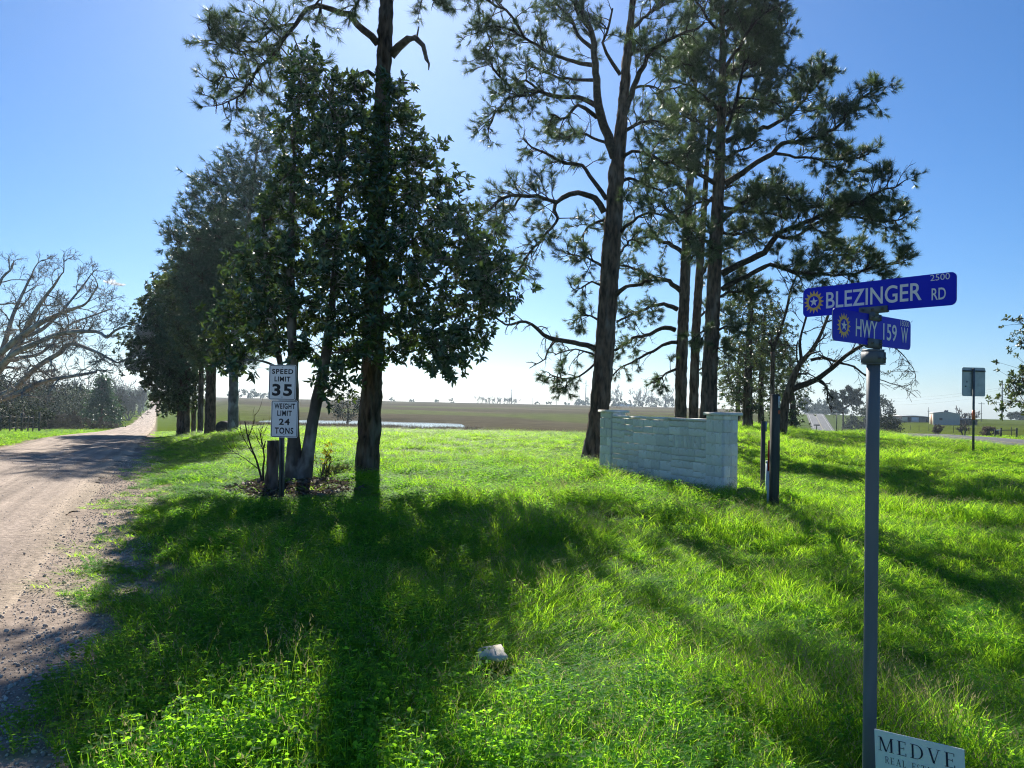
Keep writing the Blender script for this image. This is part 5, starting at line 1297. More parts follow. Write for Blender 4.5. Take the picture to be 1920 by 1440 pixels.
for k in range(nc):
    gg = Geo(); gg.box(loc((xs[k] + xs[k + 1]) / 2, .05 + TH / 2 - .02, 1.395 + r.uniform(-.003, .003)), (xs[k + 1] - xs[k] - .006, TH + .05, .05), M=Mx); gg.build('coping_stone', MT['stone'], root)
# rubble at the right hand foot
def lump(g, c, s, r, mi=0):
    n = 7; pts = []
    for k, (zz, rr) in enumerate(((-.5, .55), (-.1, 1), (.3, .8), (.5, .3))):
        for a in range(n):
            t = 2 * math.pi * a / n + k * .3; q = rr * r.uniform(.75, 1.15); pts.append((c[0] + s[0] / 2 * q * math.cos(t), c[1] + s[1] / 2 * q * math.sin(t), c[2] + s[2] * zz * r.uniform(.85, 1.1)))
    g.add(pts, [list(range(n))[::-1], list(range(3 * n, 4 * n))] + [[k * n + a, k * n + (a + 1) % n, (k + 1) * n + (a + 1) % n, (k + 1) * n + a] for k in range(3) for a in range(n)], mi)
for k in range(6):
    c = G(1390 + 5 * k, 15.0 + .1 * ((k * 3) % 5)); s = [.12, .2, .1, .17, .09, .14][k]
    g = Geo(); lump(g, c + [0, 0, .07], (s * 1.3, s, s * .7), r); o = g.build('rubble_stone', MT['rubble'])
    tag(o, ['leftmost', 'largest', 'small third', 'second largest', 'smallest', 'rightmost'][k] + ' loose rubble stone at the right foot of the cream stone wall', 'stone', 'rubble at the wall foot')

# ------------------------------------------------------------------ marker posts beside the wall
b = P(1453, 800, 13.5); zb = zt(b[0], b[1])
root = empty('marker_post', (b[0], b[1], zb), 'thick weathered square wooden post with a white sticker near its top', 'post')
ca, sa = math.cos(.35), math.sin(.35); M = np.array([[ca, -sa, 0], [sa, ca, 0], [0, 0, 1]])
g = Geo(); ztop = P(1458, 739, 13.5)[2]
hs_ = .058
lv = []
for zz, e in ((zb - .2, 0), ((zb + ztop) / 2, .003), (ztop - .012, -.002), (ztop, -.01)):
    for a, c_ in ((-1, -1), (1, -1), (1, 1), (-1, 1)):
        q = M @ np.array([a * (hs_ + e), c_ * (hs_ + e), 0]); lv.append((b[0] + q[0] + .0 * zz, b[1] + q[1], zz))
g.add(lv, [[3, 2, 1, 0], [12, 13, 14, 15]] + [[4 * k + q, 4 * k + (q + 1) % 4, 4 * k + 4 + (q + 1) % 4, 4 * k + 4 + q] for k in range(3) for q in range(4)])
g.build('post_body', MT['wood_post'], root)
fr = M @ np.array([.034, -.0615, 0]); g = Geo(); g.box((b[0] + fr[0], b[1] + fr[1], ztop - .14), (.04, .003, .20), M=M); st = g.build('white_sticker', MT['white_plastic'], root)
g = Geo(); fr2 = M @ np.array([.034, -.0645, 0])
for k in range(6): g.box((b[0] + fr2[0], b[1] + fr2[1], ztop - .07 - .025 * k), (.022, .002, .006), M=M)
g.build('sticker_print', MT['red'], st)
g = Geo(); fr = M @ np.array([.034, -.062, 0]); pl = Plate((b[0] + fr[0], b[1] + fr[1], ztop - .315), M[:, 0], (0, 0, 1), .045, .07)
pl.board('orange_sticker', root, [MT['orange']] * 3, .024, .003)
# plain dark post
b = P(1431, 800, 15.3); zb = zt(b[0], b[1]); zt_ = P(1433, 790, 15.3)[2]
root = empty('dark_post', (b[0], b[1], zb), 'thin dark upright post left of the weathered wooden marker post', 'post')
g = Geo(); g.box((b[0], b[1], (zb + zt_) / 2 - .1), (.07, .07, zt_ - zb + .2)); g.build('post_body', MT['wood_post'], root)
g = Geo(); g.box((b[0] + .05, b[1] - .01, zt_ - .1), (.028, .05, .2)); g.build('metal_tab', MT['alu'], root)
# red and white cable marker
b = P(1442, 800, 13.7); zb = zt(b[0], b[1]); z1 = P(1444, 826, 13.7)[2]
root = empty('cable_marker', (b[0], b[1], zb), 'slim red topped white utility marker stake half hidden by the wooden marker post', 'marker')
def stake(z0, z1_, mt, name):
    g = Geo(); v = []; lean = .012
    for zz in (z0, z1_):
        for k in range(5):
            x = (k - 2) * .013; v.append((b[0] + x + (zz - zb) * lean, b[1] + .012 * (1 - (k - 2) ** 2 / 4), zz))
        for k in range(4, -1, -1):
            x = (k - 2) * .013; v.append((b[0] + x + (zz - zb) * lean, b[1] + .005 + .012 * (1 - (k - 2) ** 2 / 4), zz))
    g.add(v, [[k, (k + 1) % 10, 10 + (k + 1) % 10, 10 + k] for k in range(10)] + [list(range(9, -1, -1)), list(range(10, 20))]); g.build(name, mt, root)
zr = zb + (z1 - zb) * .55
stake(zb - .1, zr, MT['white_plastic'], 'lower_stake'); stake(zr, z1, MT['red'], 'red_top')
# pale utility pedestal
b = P(1441.5, 800, 14.9); zb = zt(b[0], b[1]); z1 = P(1442, 864, 14.9)[2]
root = empty('utility_pedestal', (b[0], b[1], zb), 'short pale blue grey utility pedestal tube behind the red topped marker', 'pedestal')
g = Geo(); g.tube(np.array([[b[0], b[1], zb - .1], [b[0], b[1], zb + .05], [b[0], b[1], z1 - .03]]), [.05, .048, .048], 14); g.build('tube', MT['blue_grey'], root)
g = Geo(); g.tube(np.array([[b[0], b[1], z1 - .03], [b[0], b[1], z1 - .004], [b[0], b[1], z1]]), [.054, .054, .04], 14); g.build('cap', MT['white_plastic'], root)

# ------------------------------------------------------------------ sign seen from behind
def back_sign(u, d, vb, vt, label, wpx, hpx):
    b = P(u, vb, d); zb = zt(b[0], b[1]); z1 = P(u + 2, vt, d)[2]; s_ = d / FPX
    root = empty('road_sign', (b[0], b[1], zb), label, 'road sign')
    g = Geo(); g.tube(np.array([[b[0], b[1] - .05, zb - .2], [b[0], b[1] - .05, z1 - .03]]), .035, 10); g.build('post', MT['steel_dark'], root)
    c = P(u + 2.5, vt + hpx / 2, d)
    pl = Plate((c[0], b[1], c[2]), (1, .08, 0), (0, 0, 1), wpx * s_, hpx * s_)
    o = pl.board('sign_plate', root, [MT['alu'], MT['white_sign'], MT['white_sign']], .05, .004)
    g = Geo(); q = pl.at(0, pl.h / 2 - .11, .025); M = np.stack([pl.ex, -pl.en, pl.ez], 1); g.box(q, (pl.w * .96, .03, .045), M=M); g.build('brace', MT['steel_dark'], root)
    g = Geo(); g.box(pl.at(-.22, .0 * pl.h, .004), (.03, .003, .05), M=M); g.box(pl.at(-.26, -.14, .004), (.05, .003, .035), M=M); g.build('back_label', MT['black_print'], o)
    g = Geo(); q = P(u + 1, 777, d); g.tube(np.array([[b[0], b[1] - .05, q[2] - .16], [b[0], b[1] - .05, q[2] + .14]]), .041, 10); g.build('orange_band', MT['orange'], root)
back_sign(1823, 24, 846, 689, 'large road sign on a dark post seen from its grey back', 46, 54)
def blade_sign(u, d, vt, wpx, label, drop):
    b = G(u, d); z1 = P(u, vt, d)[2]; s_ = d / FPX
    root = empty('road_sign', b, label, 'road sign')
    g = Geo(); g.tube(np.array([[b[0], b[1], b[2] - .2], [b[0], b[1], z1]]), .045, 8); g.build('post', MT['steel_dark'], root)
    pl = Plate((b[0], b[1] - .06, z1 - drop / 2), (1, .2, 0), (0, 0, 1), wpx * s_, drop); pl.board('sign_blade', root, [MT['steel_dark'], MT['white_sign'], MT['alu']], .02, .006)
blade_sign(1531.5, 62, 796, 13, 'short T shaped sign post in the grass beside the far highway', .09)
blade_sign(1569, 75, 772, 15, 'tall thin T shaped sign post left of the street sign pole', .10)

# ------------------------------------------------------------------ fences
root = empty('wooden_fence', G(38, 60), 'weathered wooden post and rail fence at the left edge of the picture', 'fence')
fp = [(-45, 52), (-22, 54), (3, 56), (20, 57), (31, 58.2), (42, 59.4), (54, 60.6), (63, 61.6), (75, 62.8)]
tops = [G(u, d, 1.35 if k % 2 else 1.2) for k, (u, d) in enumerate(fp)]
for k, (u, d) in enumerate(fp):
    q = G(u, d); wd = .16 if k in (5, 8) else .10; hh = (1.62 if k == 8 else 1.5 if k == 5 else 1.3)
    g = Geo(); g.tube(np.array([q - [0, 0, .2], q + [0, 0, hh * .5], q + [.02, 0, hh]]), [wd / 2 * 1.1, wd / 2, wd / 2 * .95], 8); g.build('post', MT['fence_wood'], root)
for zz in (.35, .75, 1.15):
    for k in range(len(fp) - 1):
        a, c = G(*fp[k]) + [0, 0, zz], G(*fp[k + 1]) + [0, 0, zz + .03]; g = Geo(); g.tube(np.array([a, (a + c) / 2 - [0, 0, .02], c]), .035, 6); g.build('rail', MT['fence_wood'], root)
root = empty('rail_fence', G(1888, 86), 'short wooden rail fence with dark posts beyond the highway', 'fence')
fq = [(1866, 85), (1877, 86), (1906.5, 87)]
for k, (u, d) in enumerate(fq):
    q = G(u, d); g = Geo(); g.tube(np.array([q - [0, 0, .2], q + [0, 0, 1.05 if k else .85]]), .10 if k else .07, 8); g.build('post', MT['wood_post'], root)
for k, mt_ in ((0, 'white_plastic'), (1, 'wood_post')):
    a, c = G(*fq[k]) + [0, 0, .8], G(*fq[k + 1]) + [0, 0, .82]; g = Geo(); g.tube(np.array([a, c]), .05, 6); g.build('rail', MT[mt_], root)
# wire fence posts along the far side of the highway
for k in range(14):
    y = 62 + k * 11; x = 16.2 + .355 * y + 11.5; z = zt(x, y)
    g = Geo(); g.tube(np.array([[x, y, z - .1], [x, y, z + 1.15]]), .045, 6); o = g.build('fence_post', MT['wood_post'])
    tag(o, (['nearest', 'second', 'third', 'fourth', 'fifth', 'sixth', 'seventh', 'eighth', 'ninth', 'tenth', 'eleventh', 'twelfth', 'thirteenth', 'farthest'][k] + ' thin wire fence post along the far side of the highway' + ('' if k in (0, 13) else ', counted from the right')), 'fence post', 'wire fence posts beyond the highway')

# ------------------------------------------------------------------ buildings on the right
def wall_quad(g, a, b, z0, z1, mi=0): g.add([(*a, z0), (*b, z0), (*b, z1), (*a, z1)], [[0, 1, 2, 3]], mi)
def building(name, label, fl, fr, back, hl, hr, ridge, wallm, roofm, over=.15):
    """fl/fr ground points of the wall facing the viewer, back = vector to the rear"""
    fl, fr, back = np.asarray(fl, float), np.asarray(fr, float), np.asarray(back, float)
    z0 = min(fl[2], fr[2]) - .3; zb = (fl[2] + fr[2]) / 2
    root = empty(name, ((fl + fr) / 2 + back / 2)[:2].tolist() + [zb], label, 'building')
    mid = (fl + fr) / 2
    def pt(p, z): return (p[0], p[1], z)
    a, b, c, d = fl, fr, fr + back, fl + back
    g = Geo()
    g.add([pt(a, z0), pt(b, z0), pt(b, zb + hr), pt(mid, zb + ridge), pt(a, zb + hl)], [[0, 1, 2, 3, 4]])
    g.add([pt(d, z0), pt(c, z0), pt(c, zb + hr), pt(mid + back, zb + ridge), pt(d, zb + hl)], [[4, 3, 2, 1, 0]])
    g.add([pt(b, z0), pt(c, z0), pt(c, zb + hr), pt(b, zb + hr)], [[0, 1, 2, 3]]); g.add([pt(d, z0), pt(a, z0), pt(a, zb + hl), pt(d, zb + hl)], [[0, 1, 2, 3]])
    g.build('walls', MT[wallm], root)
    ex = unit(fr - fl) * over; eb = unit(back) * over
    for (e0, h0, sg) in ((fl, hl, -1), (fr, hr, 1)):
        g = Geo(); v = []
        for dz in (.04, .14):
            v += [pt(e0 + ex * sg - eb, zb + h0 + dz - .03), pt(mid - eb, zb + ridge + dz), pt(mid + back + eb, zb + ridge + dz), pt(e0 + back + ex * sg + eb, zb + h0 + dz - .03)]
        g.add(v, [[0, 1, 2, 3], [7, 6, 5, 4], [0, 4, 5, 1], [1, 5, 6, 2], [2, 6, 7, 3], [3, 7, 4, 0]]); g.build('roof_panel', MT[roofm], root)
    def onfront(name, mt, t0, t1, za_, zb_, par=root, prj=.04):
        p0, p1 = fl + (fr - fl) * t0, fl + (fr - fl) * t1; n = unit(-back) * prj; g = Geo()
        ex_ = unit(fr - fl); M = np.stack([ex_, np.cross([0, 0, 1], ex_), [0, 0, 1]], 1)
        g.box([(p0[0] + p1[0]) / 2 + n[0] * .5, (p0[1] + p1[1]) / 2 + n[1] * .5, zb + (za_ + zb_) / 2], (np.linalg.norm((p1 - p0)[:2]), prj * 2, zb_ - za_), M=M); return g.build(name, MT[mt], par)
    def onside(name, mt, t0, t1, za_, zb_, prj=.04):
        p0, p1 = fl + back * t0, fl + back * t1; ex_ = unit(back); M = np.stack([ex_, np.cross([0, 0, 1], ex_), [0, 0, 1]], 1); g = Geo()
        g.box([(p0[0] + p1[0]) / 2, (p0[1] + p1[1]) / 2, zb + (za_ + zb_) / 2], (np.linalg.norm((p1 - p0)[:2]), prj * 2, zb_ - za_), M=M); return g.build(name, MT[mt], root)
    return root, onfront, onside, zb, mid, back
fl, fr = G(1750, 200), G(1800, 204); fr[2] = fl[2]
bk = G(1743, 216) - fl; bk[2] = 0
root, front, side, zb, mid, back = building('warehouse', 'beige metal warehouse with a low gable and small dark window', fl, fr, bk, 3.05, 2.85, 3.4, 'metal_wall', 'metal_roof')
front('window', 'dark_open', .23, .34, 1.2, 1.75)
side('cream_door', 'cream_door', .62, .9, 0, 2.6); side('rust_door', 'rust_door', .30, .56, 0, 2.6); side('cream_door', 'cream_door', .08, .24, 0, 2.6)
for t in (.3, .45):
    g = Geo(); q = mid + back * t * .4; g.box((q[0] + (t - .37) * 4, q[1], zb + 3.65), (.4, .4, .5)); g.build('roof_vent', MT['steel_dark'], root)
fl, fr = G(1649, 235), G(1692, 238); fr[2] = fl[2]
root, front, side, zb, mid, back = building('barn', 'long low brown building partly hidden by the dark round bush', fl, fr, np.array([2.0, 9, 0]), 2.5, 2.0, 2.6, 'brown_wall', 'metal_roof')
front('door', 'metal_wall', .04, .12, 0, 1.8); front('window', 'dark_open', .3, .4, .8, 1.5)
fl, fr = G(1691, 244), G(1744, 247); fr[2] = fl[2]
root, front, side, zb, mid, back = building('shop_building', 'low building with pale roof and open dark bays left of the beige warehouse', fl, fr, np.array([1.0, 8, 0]), 1.9, 1.75, 2.05, 'brown_wall', 'metal_roof', .4)
front('pale_panel', 'cream_door', .02, .2, .3, 1.6); front('open_bay', 'dark_open', .22, .32, 0, 1.6); front('roller_door', 'white_plastic', .34, .60, 0, 1.65); front('small_door', 'dark_open', .86, .93, 0, 1.2)
fl, fr = G(1804, 206), G(1833, 208); fr[2] = fl[2]
root, front, side, zb, mid, back = building('shed', 'small dark open shed right of the beige warehouse', fl, fr, np.array([.6, 5, 0]), 1.3, 1.25, 1.7, 'wood_post', 'steel_dark', .3)
front('open_bay', 'dark_open', .1, .42, 0, 1.1); front('open_bay', 'dark_open', .52, .92, 0, 1.1)
fl, fr = G(1152, 640), G(1186, 640); fr[2] = fl[2]
root, front, side, zb, mid, back = building('far_shed', 'long pale roofed shed on the field horizon above the stone wall', fl, fr, np.array([0, 12, 0]), 2.2, 1.6, 2.6, 'metal_roof', 'metal_roof', .3)

# ------------------------------------------------------------------ poles and wires
def pole(name, label, u, d, vt, arms, rad_, mt_='pole_wood', group=None, alt=False):
    b = G(u, d); zt_ = P(u, vt, d)[2]; root = empty(name, b, label, 'utility pole', group)
    g = Geo(); g.tube(np.array([b - [0, 0, .5], [b[0], b[1], (b[2] + zt_) / 2], [b[0], b[1], zt_]]), [rad_, rad_ * .85, rad_ * .55], 8); g.build('pole_shaft', MT[mt_], root, smooth=True)
    tips = []
    for k, (v, l, sg) in enumerate(arms):
        z = P(u, v, d)[2]; g = Geo()
        if sg == 0: g.box((b[0], b[1] - rad_, z), (2 * l, .15, .15)); tips.append(np.array([b[0], b[1], z + .2]))
        else:
            g.tube(np.array([[b[0], b[1], z], [b[0] + sg * l * .6, b[1], z + .15], [b[0] + sg * l, b[1], z + .1]]), [.16, .12, .1], 6)
            g.tube(np.array([[b[0] + sg * l, b[1], z + .1], [b[0] + sg * l, b[1], z - 1.0]]), .12, 5); tips.append(np.array([b[0] + sg * l, b[1], z - 1.0]))
        g.build('cross_arm', MT[mt_], root)
    return tips
tA = pole('transmission_pole', 'tall grey transmission pole with side arms on the right horizon', 1879, 400, 713, [(722, 1.7, 1), (728, 1.7, -1), (735, 1.7, 1)], .42, 'steel_dark')
pole('utility_pole', 'wooden utility pole with a crossarm left of the tall transmission pole', 1840, 300, 754, [(757, 1.2, 0)], .16)
pole('utility_pole', 'thin pole with a box behind the right end of the beige warehouse', 1793, 260, 760, [(766, .5, 0)], .12)
pole('utility_pole', 'thin pole behind the left end of the beige warehouse', 1741, 290, 763, [(771, .5, 0)], .12)
pole('utility_pole', 'thin far pole above the long low brown building', 1670, 380, 765, [(768, .6, 0)], .13)
tB = pole('transmission_pole', 'tall transmission pole on the field horizon left of the forked pine', 1098, 640, 713, [(719, 2.2, -1), (723, 2.2, 1), (728, 2.2, -1)], .5, 'steel_dark')
pole('transmission_pole', 'transmission pole in the leafless clump on the field horizon', 959, 700, 728, [(732, 2.4, -1), (735, 2.4, 1)], .45, 'steel_dark')
pole('utility_pole', 'short pole on the horizon just left of the second tall transmission pole', 1086, 640, 742, [(744, 1.2, 0)], .22)
pole('utility_pole', 'small pole on the field horizon between leafless clump and pines', 1043, 640, 742, [(745, 1.2, 0)], .22)
pole('utility_pole', 'tiny pole on the field horizon just right of the leafless clump', 998, 640, 746, [(748, 1.5, 0)], .22)
for q, t in enumerate(tA):
    for e, (uu, dd, vv) in enumerate(((1560, 640, 742 + 6 * q), (2240, 330, 690 + 8 * q))):
        a, c = t, P(uu, vv, dd); k = np.linspace(0, 1, 14)[:, None]; pts = a * (1 - k) + c * k; pts[:, 2] -= 4 * 4 * (k * (1 - k))[:, 0]
        g = Geo(); g.tube(pts, .035, 4, cap=False); o = g.build('power_line', MT['steel_dark'])
        tag(o, ['top', 'middle', 'lowest'][q] + ' power line running ' + ['left', 'right'][e] + ' from the tall right transmission pole', 'power line', 'power lines on the right')

# ------------------------------------------------------------------ small things near the trees and in the grass
b = G(417, 42.5); root = empty('round_bale', b, 'dark rounded bale lying behind the pale pine trunk', 'bale')
g = Geo(); n = 20; a = np.linspace(0, 2 * math.pi, n, endpoint=False)
for k, (yy, rr) in enumerate(((0, .33), (.03, .36), (.8, .36), (.83, .33))): g.v.append(np.stack([b[0] + rr * np.cos(a), np.full(n, b[1] + yy), b[2] + .3 + rr * np.sin(a)], -1)); g.n += n
qf = np.concatenate([np.stack([k * n + np.arange(n), k * n + (np.arange(n) + 1) % n, (k + 1) * n + (np.arange(n) + 1) % n, (k + 1) * n + np.arange(n)], -1) for k in range(3)])
g.f += [qf.ravel().astype(np.int32), np.arange(n, dtype=np.int32)[::-1], np.arange(3 * n, 4 * n, dtype=np.int32)]; g.fs += [np.full(len(qf), 4, np.int32), np.array([n], np.int32), np.array([n], np.int32)]; g.mi += [np.zeros(len(qf), np.int32), np.zeros(1, np.int32), np.zeros(1, np.int32)]
g.build('bale_body', MT['bale'], root)

ROCK = P(922, 1240, 5.05)
g = Geo(); r = np.random.default_rng(12)
zb = zt(ROCK[0], ROCK[1]) + .115
def slab(g, c, lx, ly, th_, rot, tilt):
    n = 11; a = np.linspace(0, 2 * math.pi, n, endpoint=False); rr = r.uniform(.68, 1.18, n); top = []
    M = np.array(Matrix.Rotation(rot, 3, 'Z') @ Matrix.Rotation(tilt, 3, 'X'))
    P0 = np.stack([lx / 2 * rr * np.cos(a), ly / 2 * rr * np.sin(a), np.zeros(n)], -1)
    lay = [P0 * .8 + [0, 0, -th_], P0 * .98 + [0, 0, -th_ * .6], P0, P0 * .93 + [0, 0, .012], P0 * .55 + np.stack([np.zeros(n), np.zeros(n), .016 + r.uniform(-.01, .014, n)], -1)]
    v = np.concatenate(lay + [np.array([[0, 0, .036]])]) @ M.T + c
    f = [list(range(n))[::-1]] + [[k * n + q, k * n + (q + 1) % n, (k + 1) * n + (q + 1) % n, (k + 1) * n + q] for k in range(4) for q in range(n)] + [[4 * n + q, 4 * n + (q + 1) % n, 5 * n] for q in range(n)]
    g.add(v, f)
slab(g, np.array([ROCK[0], ROCK[1], zb + .045]), .25, .20, .022, .65, .14)
o = g.build('rock', MT['rock']); tag(o, 'flat pale rock slab lying in the lush grass in the middle foreground', 'rock')

# yellowing sapling and dark tussocks between magnolia and pine
b = G(604, 15.9); root = empty('sapling', b, 'thin sapling with yellow green leaves right of the magnolia trunks', 'plant')
g = Geo(); LP, LD = [], []
for k in range(5):
    a = r.uniform(0, 6.28); p0 = b; pts = np.array([p0, p0 + [.08 * math.cos(a), .08 * math.sin(a), .25], p0 + [.22 * math.cos(a), .22 * math.sin(a), .5 + .1 * k]]); g.tube(pts, [.008, .006, .003], 4, cap=False)
    for t in np.linspace(.25, 1, 9):
        q = pts[1] * (1 - t) + pts[2] * t; LP.append(q); LD.append(rdir(.2))
g.build('stems', MT['twig'], root)
MT['leaf_yellow'] = mat('yellow_leaf', (.22, .22, .03), (.14, .20, .03), 3, .5, trans=.45, tcol=(1.5, 1.2, .4), island=.3)
v, f = leaves(LP, LD, r.normal(0, 1, (len(LP), 3)), r.uniform(.09, .15, len(LP)), r.uniform(.035, .05, len(LP))); g = Geo(); g.add(v, f); g.build('leaf_sprays', MT['leaf_yellow'], root, kind='stuff')
for q, (u, d, lab) in enumerate([(628, 16.3, 'dark green tussock beside the yellow green sapling'), (645, 16.6, 'dark green tussock closest to the tall straight pine')]):
    b = G(u, d); n = 260; LP = b + r.normal(0, 1, (n, 3)) * [.1, .1, .02]; dv = np.stack([r.normal(0, .5, n), r.normal(0, .5, n), np.ones(n)], -1)
    v, f = leaves(LP, dv, r.normal(0, 1, (n, 3)), r.uniform(.18, .36, n), np.full(n, .014)); g = Geo(); g.add(v, f); o = g.build('grass_tussock', MT['leaf_cedar']); tag(o, lab, 'plant')
bare_bush('bare_bush', 'tangle of thin bare vine stems left of the speed limit sign', 'bush', 499, 14.8, .35, 2.0, 301, None, 2, 2, 'bark_branch', .003, .6)
bare_bush('bare_bush', 'thin bare twigs between the magnolia trunk and the tall straight pine', 'bush', 612, 15.6, .8, 1.1, 302, None, 2, 1, 'bark_branch', .004, .2)

# leaf litter under the magnolia
n = 1900; a = r.uniform(0, 6.28, n); q = np.sqrt(r.uniform(0, 1, n)); x = -3.95 + 1.2 * q * np.cos(a); y = 14.2 + 1.75 * q * np.sin(a)
pos = np.stack([x, y, height(x, y) + r.uniform(.01, .06, n)], -1)
v, f = leaves(pos, np.stack([np.cos(a * 7), np.sin(a * 7), r.normal(0, .35, n)], -1), np.stack([r.normal(0, .4, n), r.normal(0, .4, n), np.ones(n)], -1), r.uniform(.08, .17, n), r.uniform(.035, .065, n), .35)
g = Geo(); g.add(v, f); o = g.build('leaf_litter', MT['drywood'], kind='stuff'); tag(o, 'brown fallen leaves around the magnolia trunks')
# ------------------------------------------------------------------ scattered ground cover
def scatter(name, label, pts, yaw, scl, pick, variants):
    me = bpy.data.meshes.new(name); me.vertices.add(len(pts)); me.vertices.foreach_set('co', np.asarray(pts, np.float32).ravel())
    for nm, tp, key, arr in (('yaw', 'FLOAT_VECTOR', 'vector', yaw), ('scl', 'FLOAT_VECTOR', 'vector', scl), ('pick', 'INT', 'value', pick)):
        at = me.attributes.new(nm, tp, 'POINT'); at.data.foreach_set(key, np.asarray(arr, np.int32 if tp == 'INT' else np.float32).ravel())
    o = link(name, me, None, 'stuff'); tag(o, label)
    col = bpy.data.collections.new(name + '_variants')
    for k, vme in enumerate(variants): 
        vo = bpy.data.objects.new('%s_%02d' % (name, k), vme); col.objects.link(vo)
    ng = bpy.data.node_groups.new(name + '_scatter', 'GeometryNodeTree')
    ng.interface.new_socket('Geometry', in_out='INPUT', socket_type='NodeSocketGeometry'); ng.interface.new_socket('Geometry', in_out='OUTPUT', socket_type='NodeSocketGeometry')
    N, L = ng.nodes, ng.links
    gi, go = N.new('NodeGroupInput'), N.new('NodeGroupOutput')
    io = N.new('GeometryNodeInstanceOnPoints'); ci = N.new('GeometryNodeCollectionInfo')
    ci.inputs['Collection'].default_value = col; ci.inputs['Separate Children'].default_value = True; ci.inputs['Reset Children'].default_value = True
    io.inputs['Pick Instance'].default_value = True
    L.new(gi.outputs[0], io.inputs['Points']); L.new(ci.outputs[0], io.inputs['Instance'])
    for nm, tp, sock in (('yaw', 'FLOAT_VECTOR', 'Rotation'), ('scl', 'FLOAT_VECTOR', 'Scale'), ('pick', 'INT', 'Instance Index')):
        na_ = N.new('GeometryNodeInputNamedAttribute'); na_.data_type = tp; na_.inputs['Name'].default_value = nm; L.new(na_.outputs['Attribute'], io.inputs[sock])
    L.new(io.outputs[0], go.inputs[0])
    md = o.modifiers.new('scatter', 'NODES'); md.node_group = ng
    return o

def blade_tuft(seed, n, rad_, h0, h1, w, lean, mt, heads=0, segs=3):
    r = np.random.default_rng(seed); g = Geo()
    for k in range(n):
        a = r.uniform(0, 6.28); rr = rad_ * math.sqrt(r.random()); b = np.array([rr * math.cos(a), rr * math.sin(a), -.02])
        hh = r.uniform(h0, h1); la = a + r.normal(0, .8); l = hh * r.uniform(.25, 1.0) * lean; wv = w * r.uniform(.7, 1.2)
        dv = np.array([math.cos(la), math.sin(la), 0]) ; dv = dv * l + np.array([.35, -.1, 0]) * l * .6
        sd = unit(np.cross(dv + [1e-4, 0, 0], [0, 0, 1])) if r.random() < .6 else unit(np.array([r.normal(), r.normal(), 0]))
        v = []
        for s in range(segs):
            t = s / segs; c = b + dv * t ** 1.8 + np.array([0, 0, hh * (t - .22 * lean * t ** 3)]); ww = wv * (1 - t * .55) / 2
            v += [c - sd * ww, c + sd * ww]
        v.append(b + dv + np.array([0, 0, hh * (1 - .22 * lean)]))
        g.add(v, [[2 * s, 2 * s + 1, 2 * s + 3, 2 * s + 2] for s in range(segs - 1)] + [[2 * segs - 2, 2 * segs - 1, 2 * segs]], 0)
        if k < heads:
            tip = v[-1]; 
            for q in range(5):
                c = tip + np.array([r.normal(0, .006), r.normal(0, .006), -.012 * q]) - dv * .06 * q; e = c + np.array([r.normal(0, .01), r.normal(0, .01), .018])
                g.add([c - sd * .003, c + sd * .003, e], [[0, 1, 2]], 1)
    return g.mesh('grass_tuft', mt)

def clover_tuft(seed, n, rad_, h0, h1, lf, mt):
    r = np.random.default_rng(seed); g = Geo(); LP, LD, LU, LL, LW = [], [], [], [], []
    for k in range(n):
        a = r.uniform(0, 6.28); rr = rad_ * math.sqrt(r.random()); hh = r.uniform(h0, h1)
        b = np.array([rr * math.cos(a) * .5, rr * math.sin(a) * .5, -.02]); t = np.array([rr * math.cos(a), rr * math.sin(a), hh])
        sd = unit(np.array([r.normal(), r.normal(), 0])) * .0008
        g.add([b - sd, b + sd, t + sd, t - sd], [[0, 1, 2, 3]], 0)
        for s in (1.0, .72, .5)[:2 + (hh > .1)]:
            c = b * (1 - s) + t * s; a0 = r.uniform(0, 6.28); nr_ = unit(np.array([r.normal(0, .45), r.normal(0, .45), 1]))
            for q in range(3):
                aa = a0 + q * 2.09; LP.append(c); LD.append([math.cos(aa), math.sin(aa), r.uniform(-.1, .45)]); LU.append(nr_); z = lf * r.uniform(.75, 1.25); LL.append(z); LW.append(z * .78)
    v, f = leaves(LP, LD, LU, LL, LW, .12); g.add(v, f, 0)
    return g.mesh('clover_tuft', mt)

gm = [MT['grass'], MT['straw']]
V = [blade_tuft(1, 26, .07, .10, .24, .0055, .8, gm), blade_tuft(2, 24, .08, .12, .30, .0055, 1.0, gm), blade_tuft(3, 30, .06, .07, .18, .005, .6, gm),
     blade_tuft(4, 22, .09, .16, .36, .006, 1.3, gm, 3), blade_tuft(5, 12, .05, .25, .45, .0045, 1.1, [MT['grass'], MT['straw']], 8, 4), 
     clover_tuft(6, 20, .10, .06, .17, .019, MT['clover']), clover_tuft(7, 26, .13, .08, .24, .021, MT['clover']), clover_tuft(8, 18, .09, .04, .12, .017, MT['clover']),
     blade_tuft(9, 14, .07, .1, .26, .005, 1.2, [MT['straw'], MT['straw']], 0)]
r = np.random.default_rng(99)
PT_, SC, PK = [], [], []
bands = [(1.6, 4.5, 330, .95), (4.5, 7, 240, 1.0), (7, 10, 150, 1.05), (10, 15, 90, 1.2), (15, 22, 52, 1.45), (22, 32, 28, 1.8), (32, 48, 14, 2.2), (48, 75, 6.5, 2.7), (75, 100, 3.5, 3.0)]
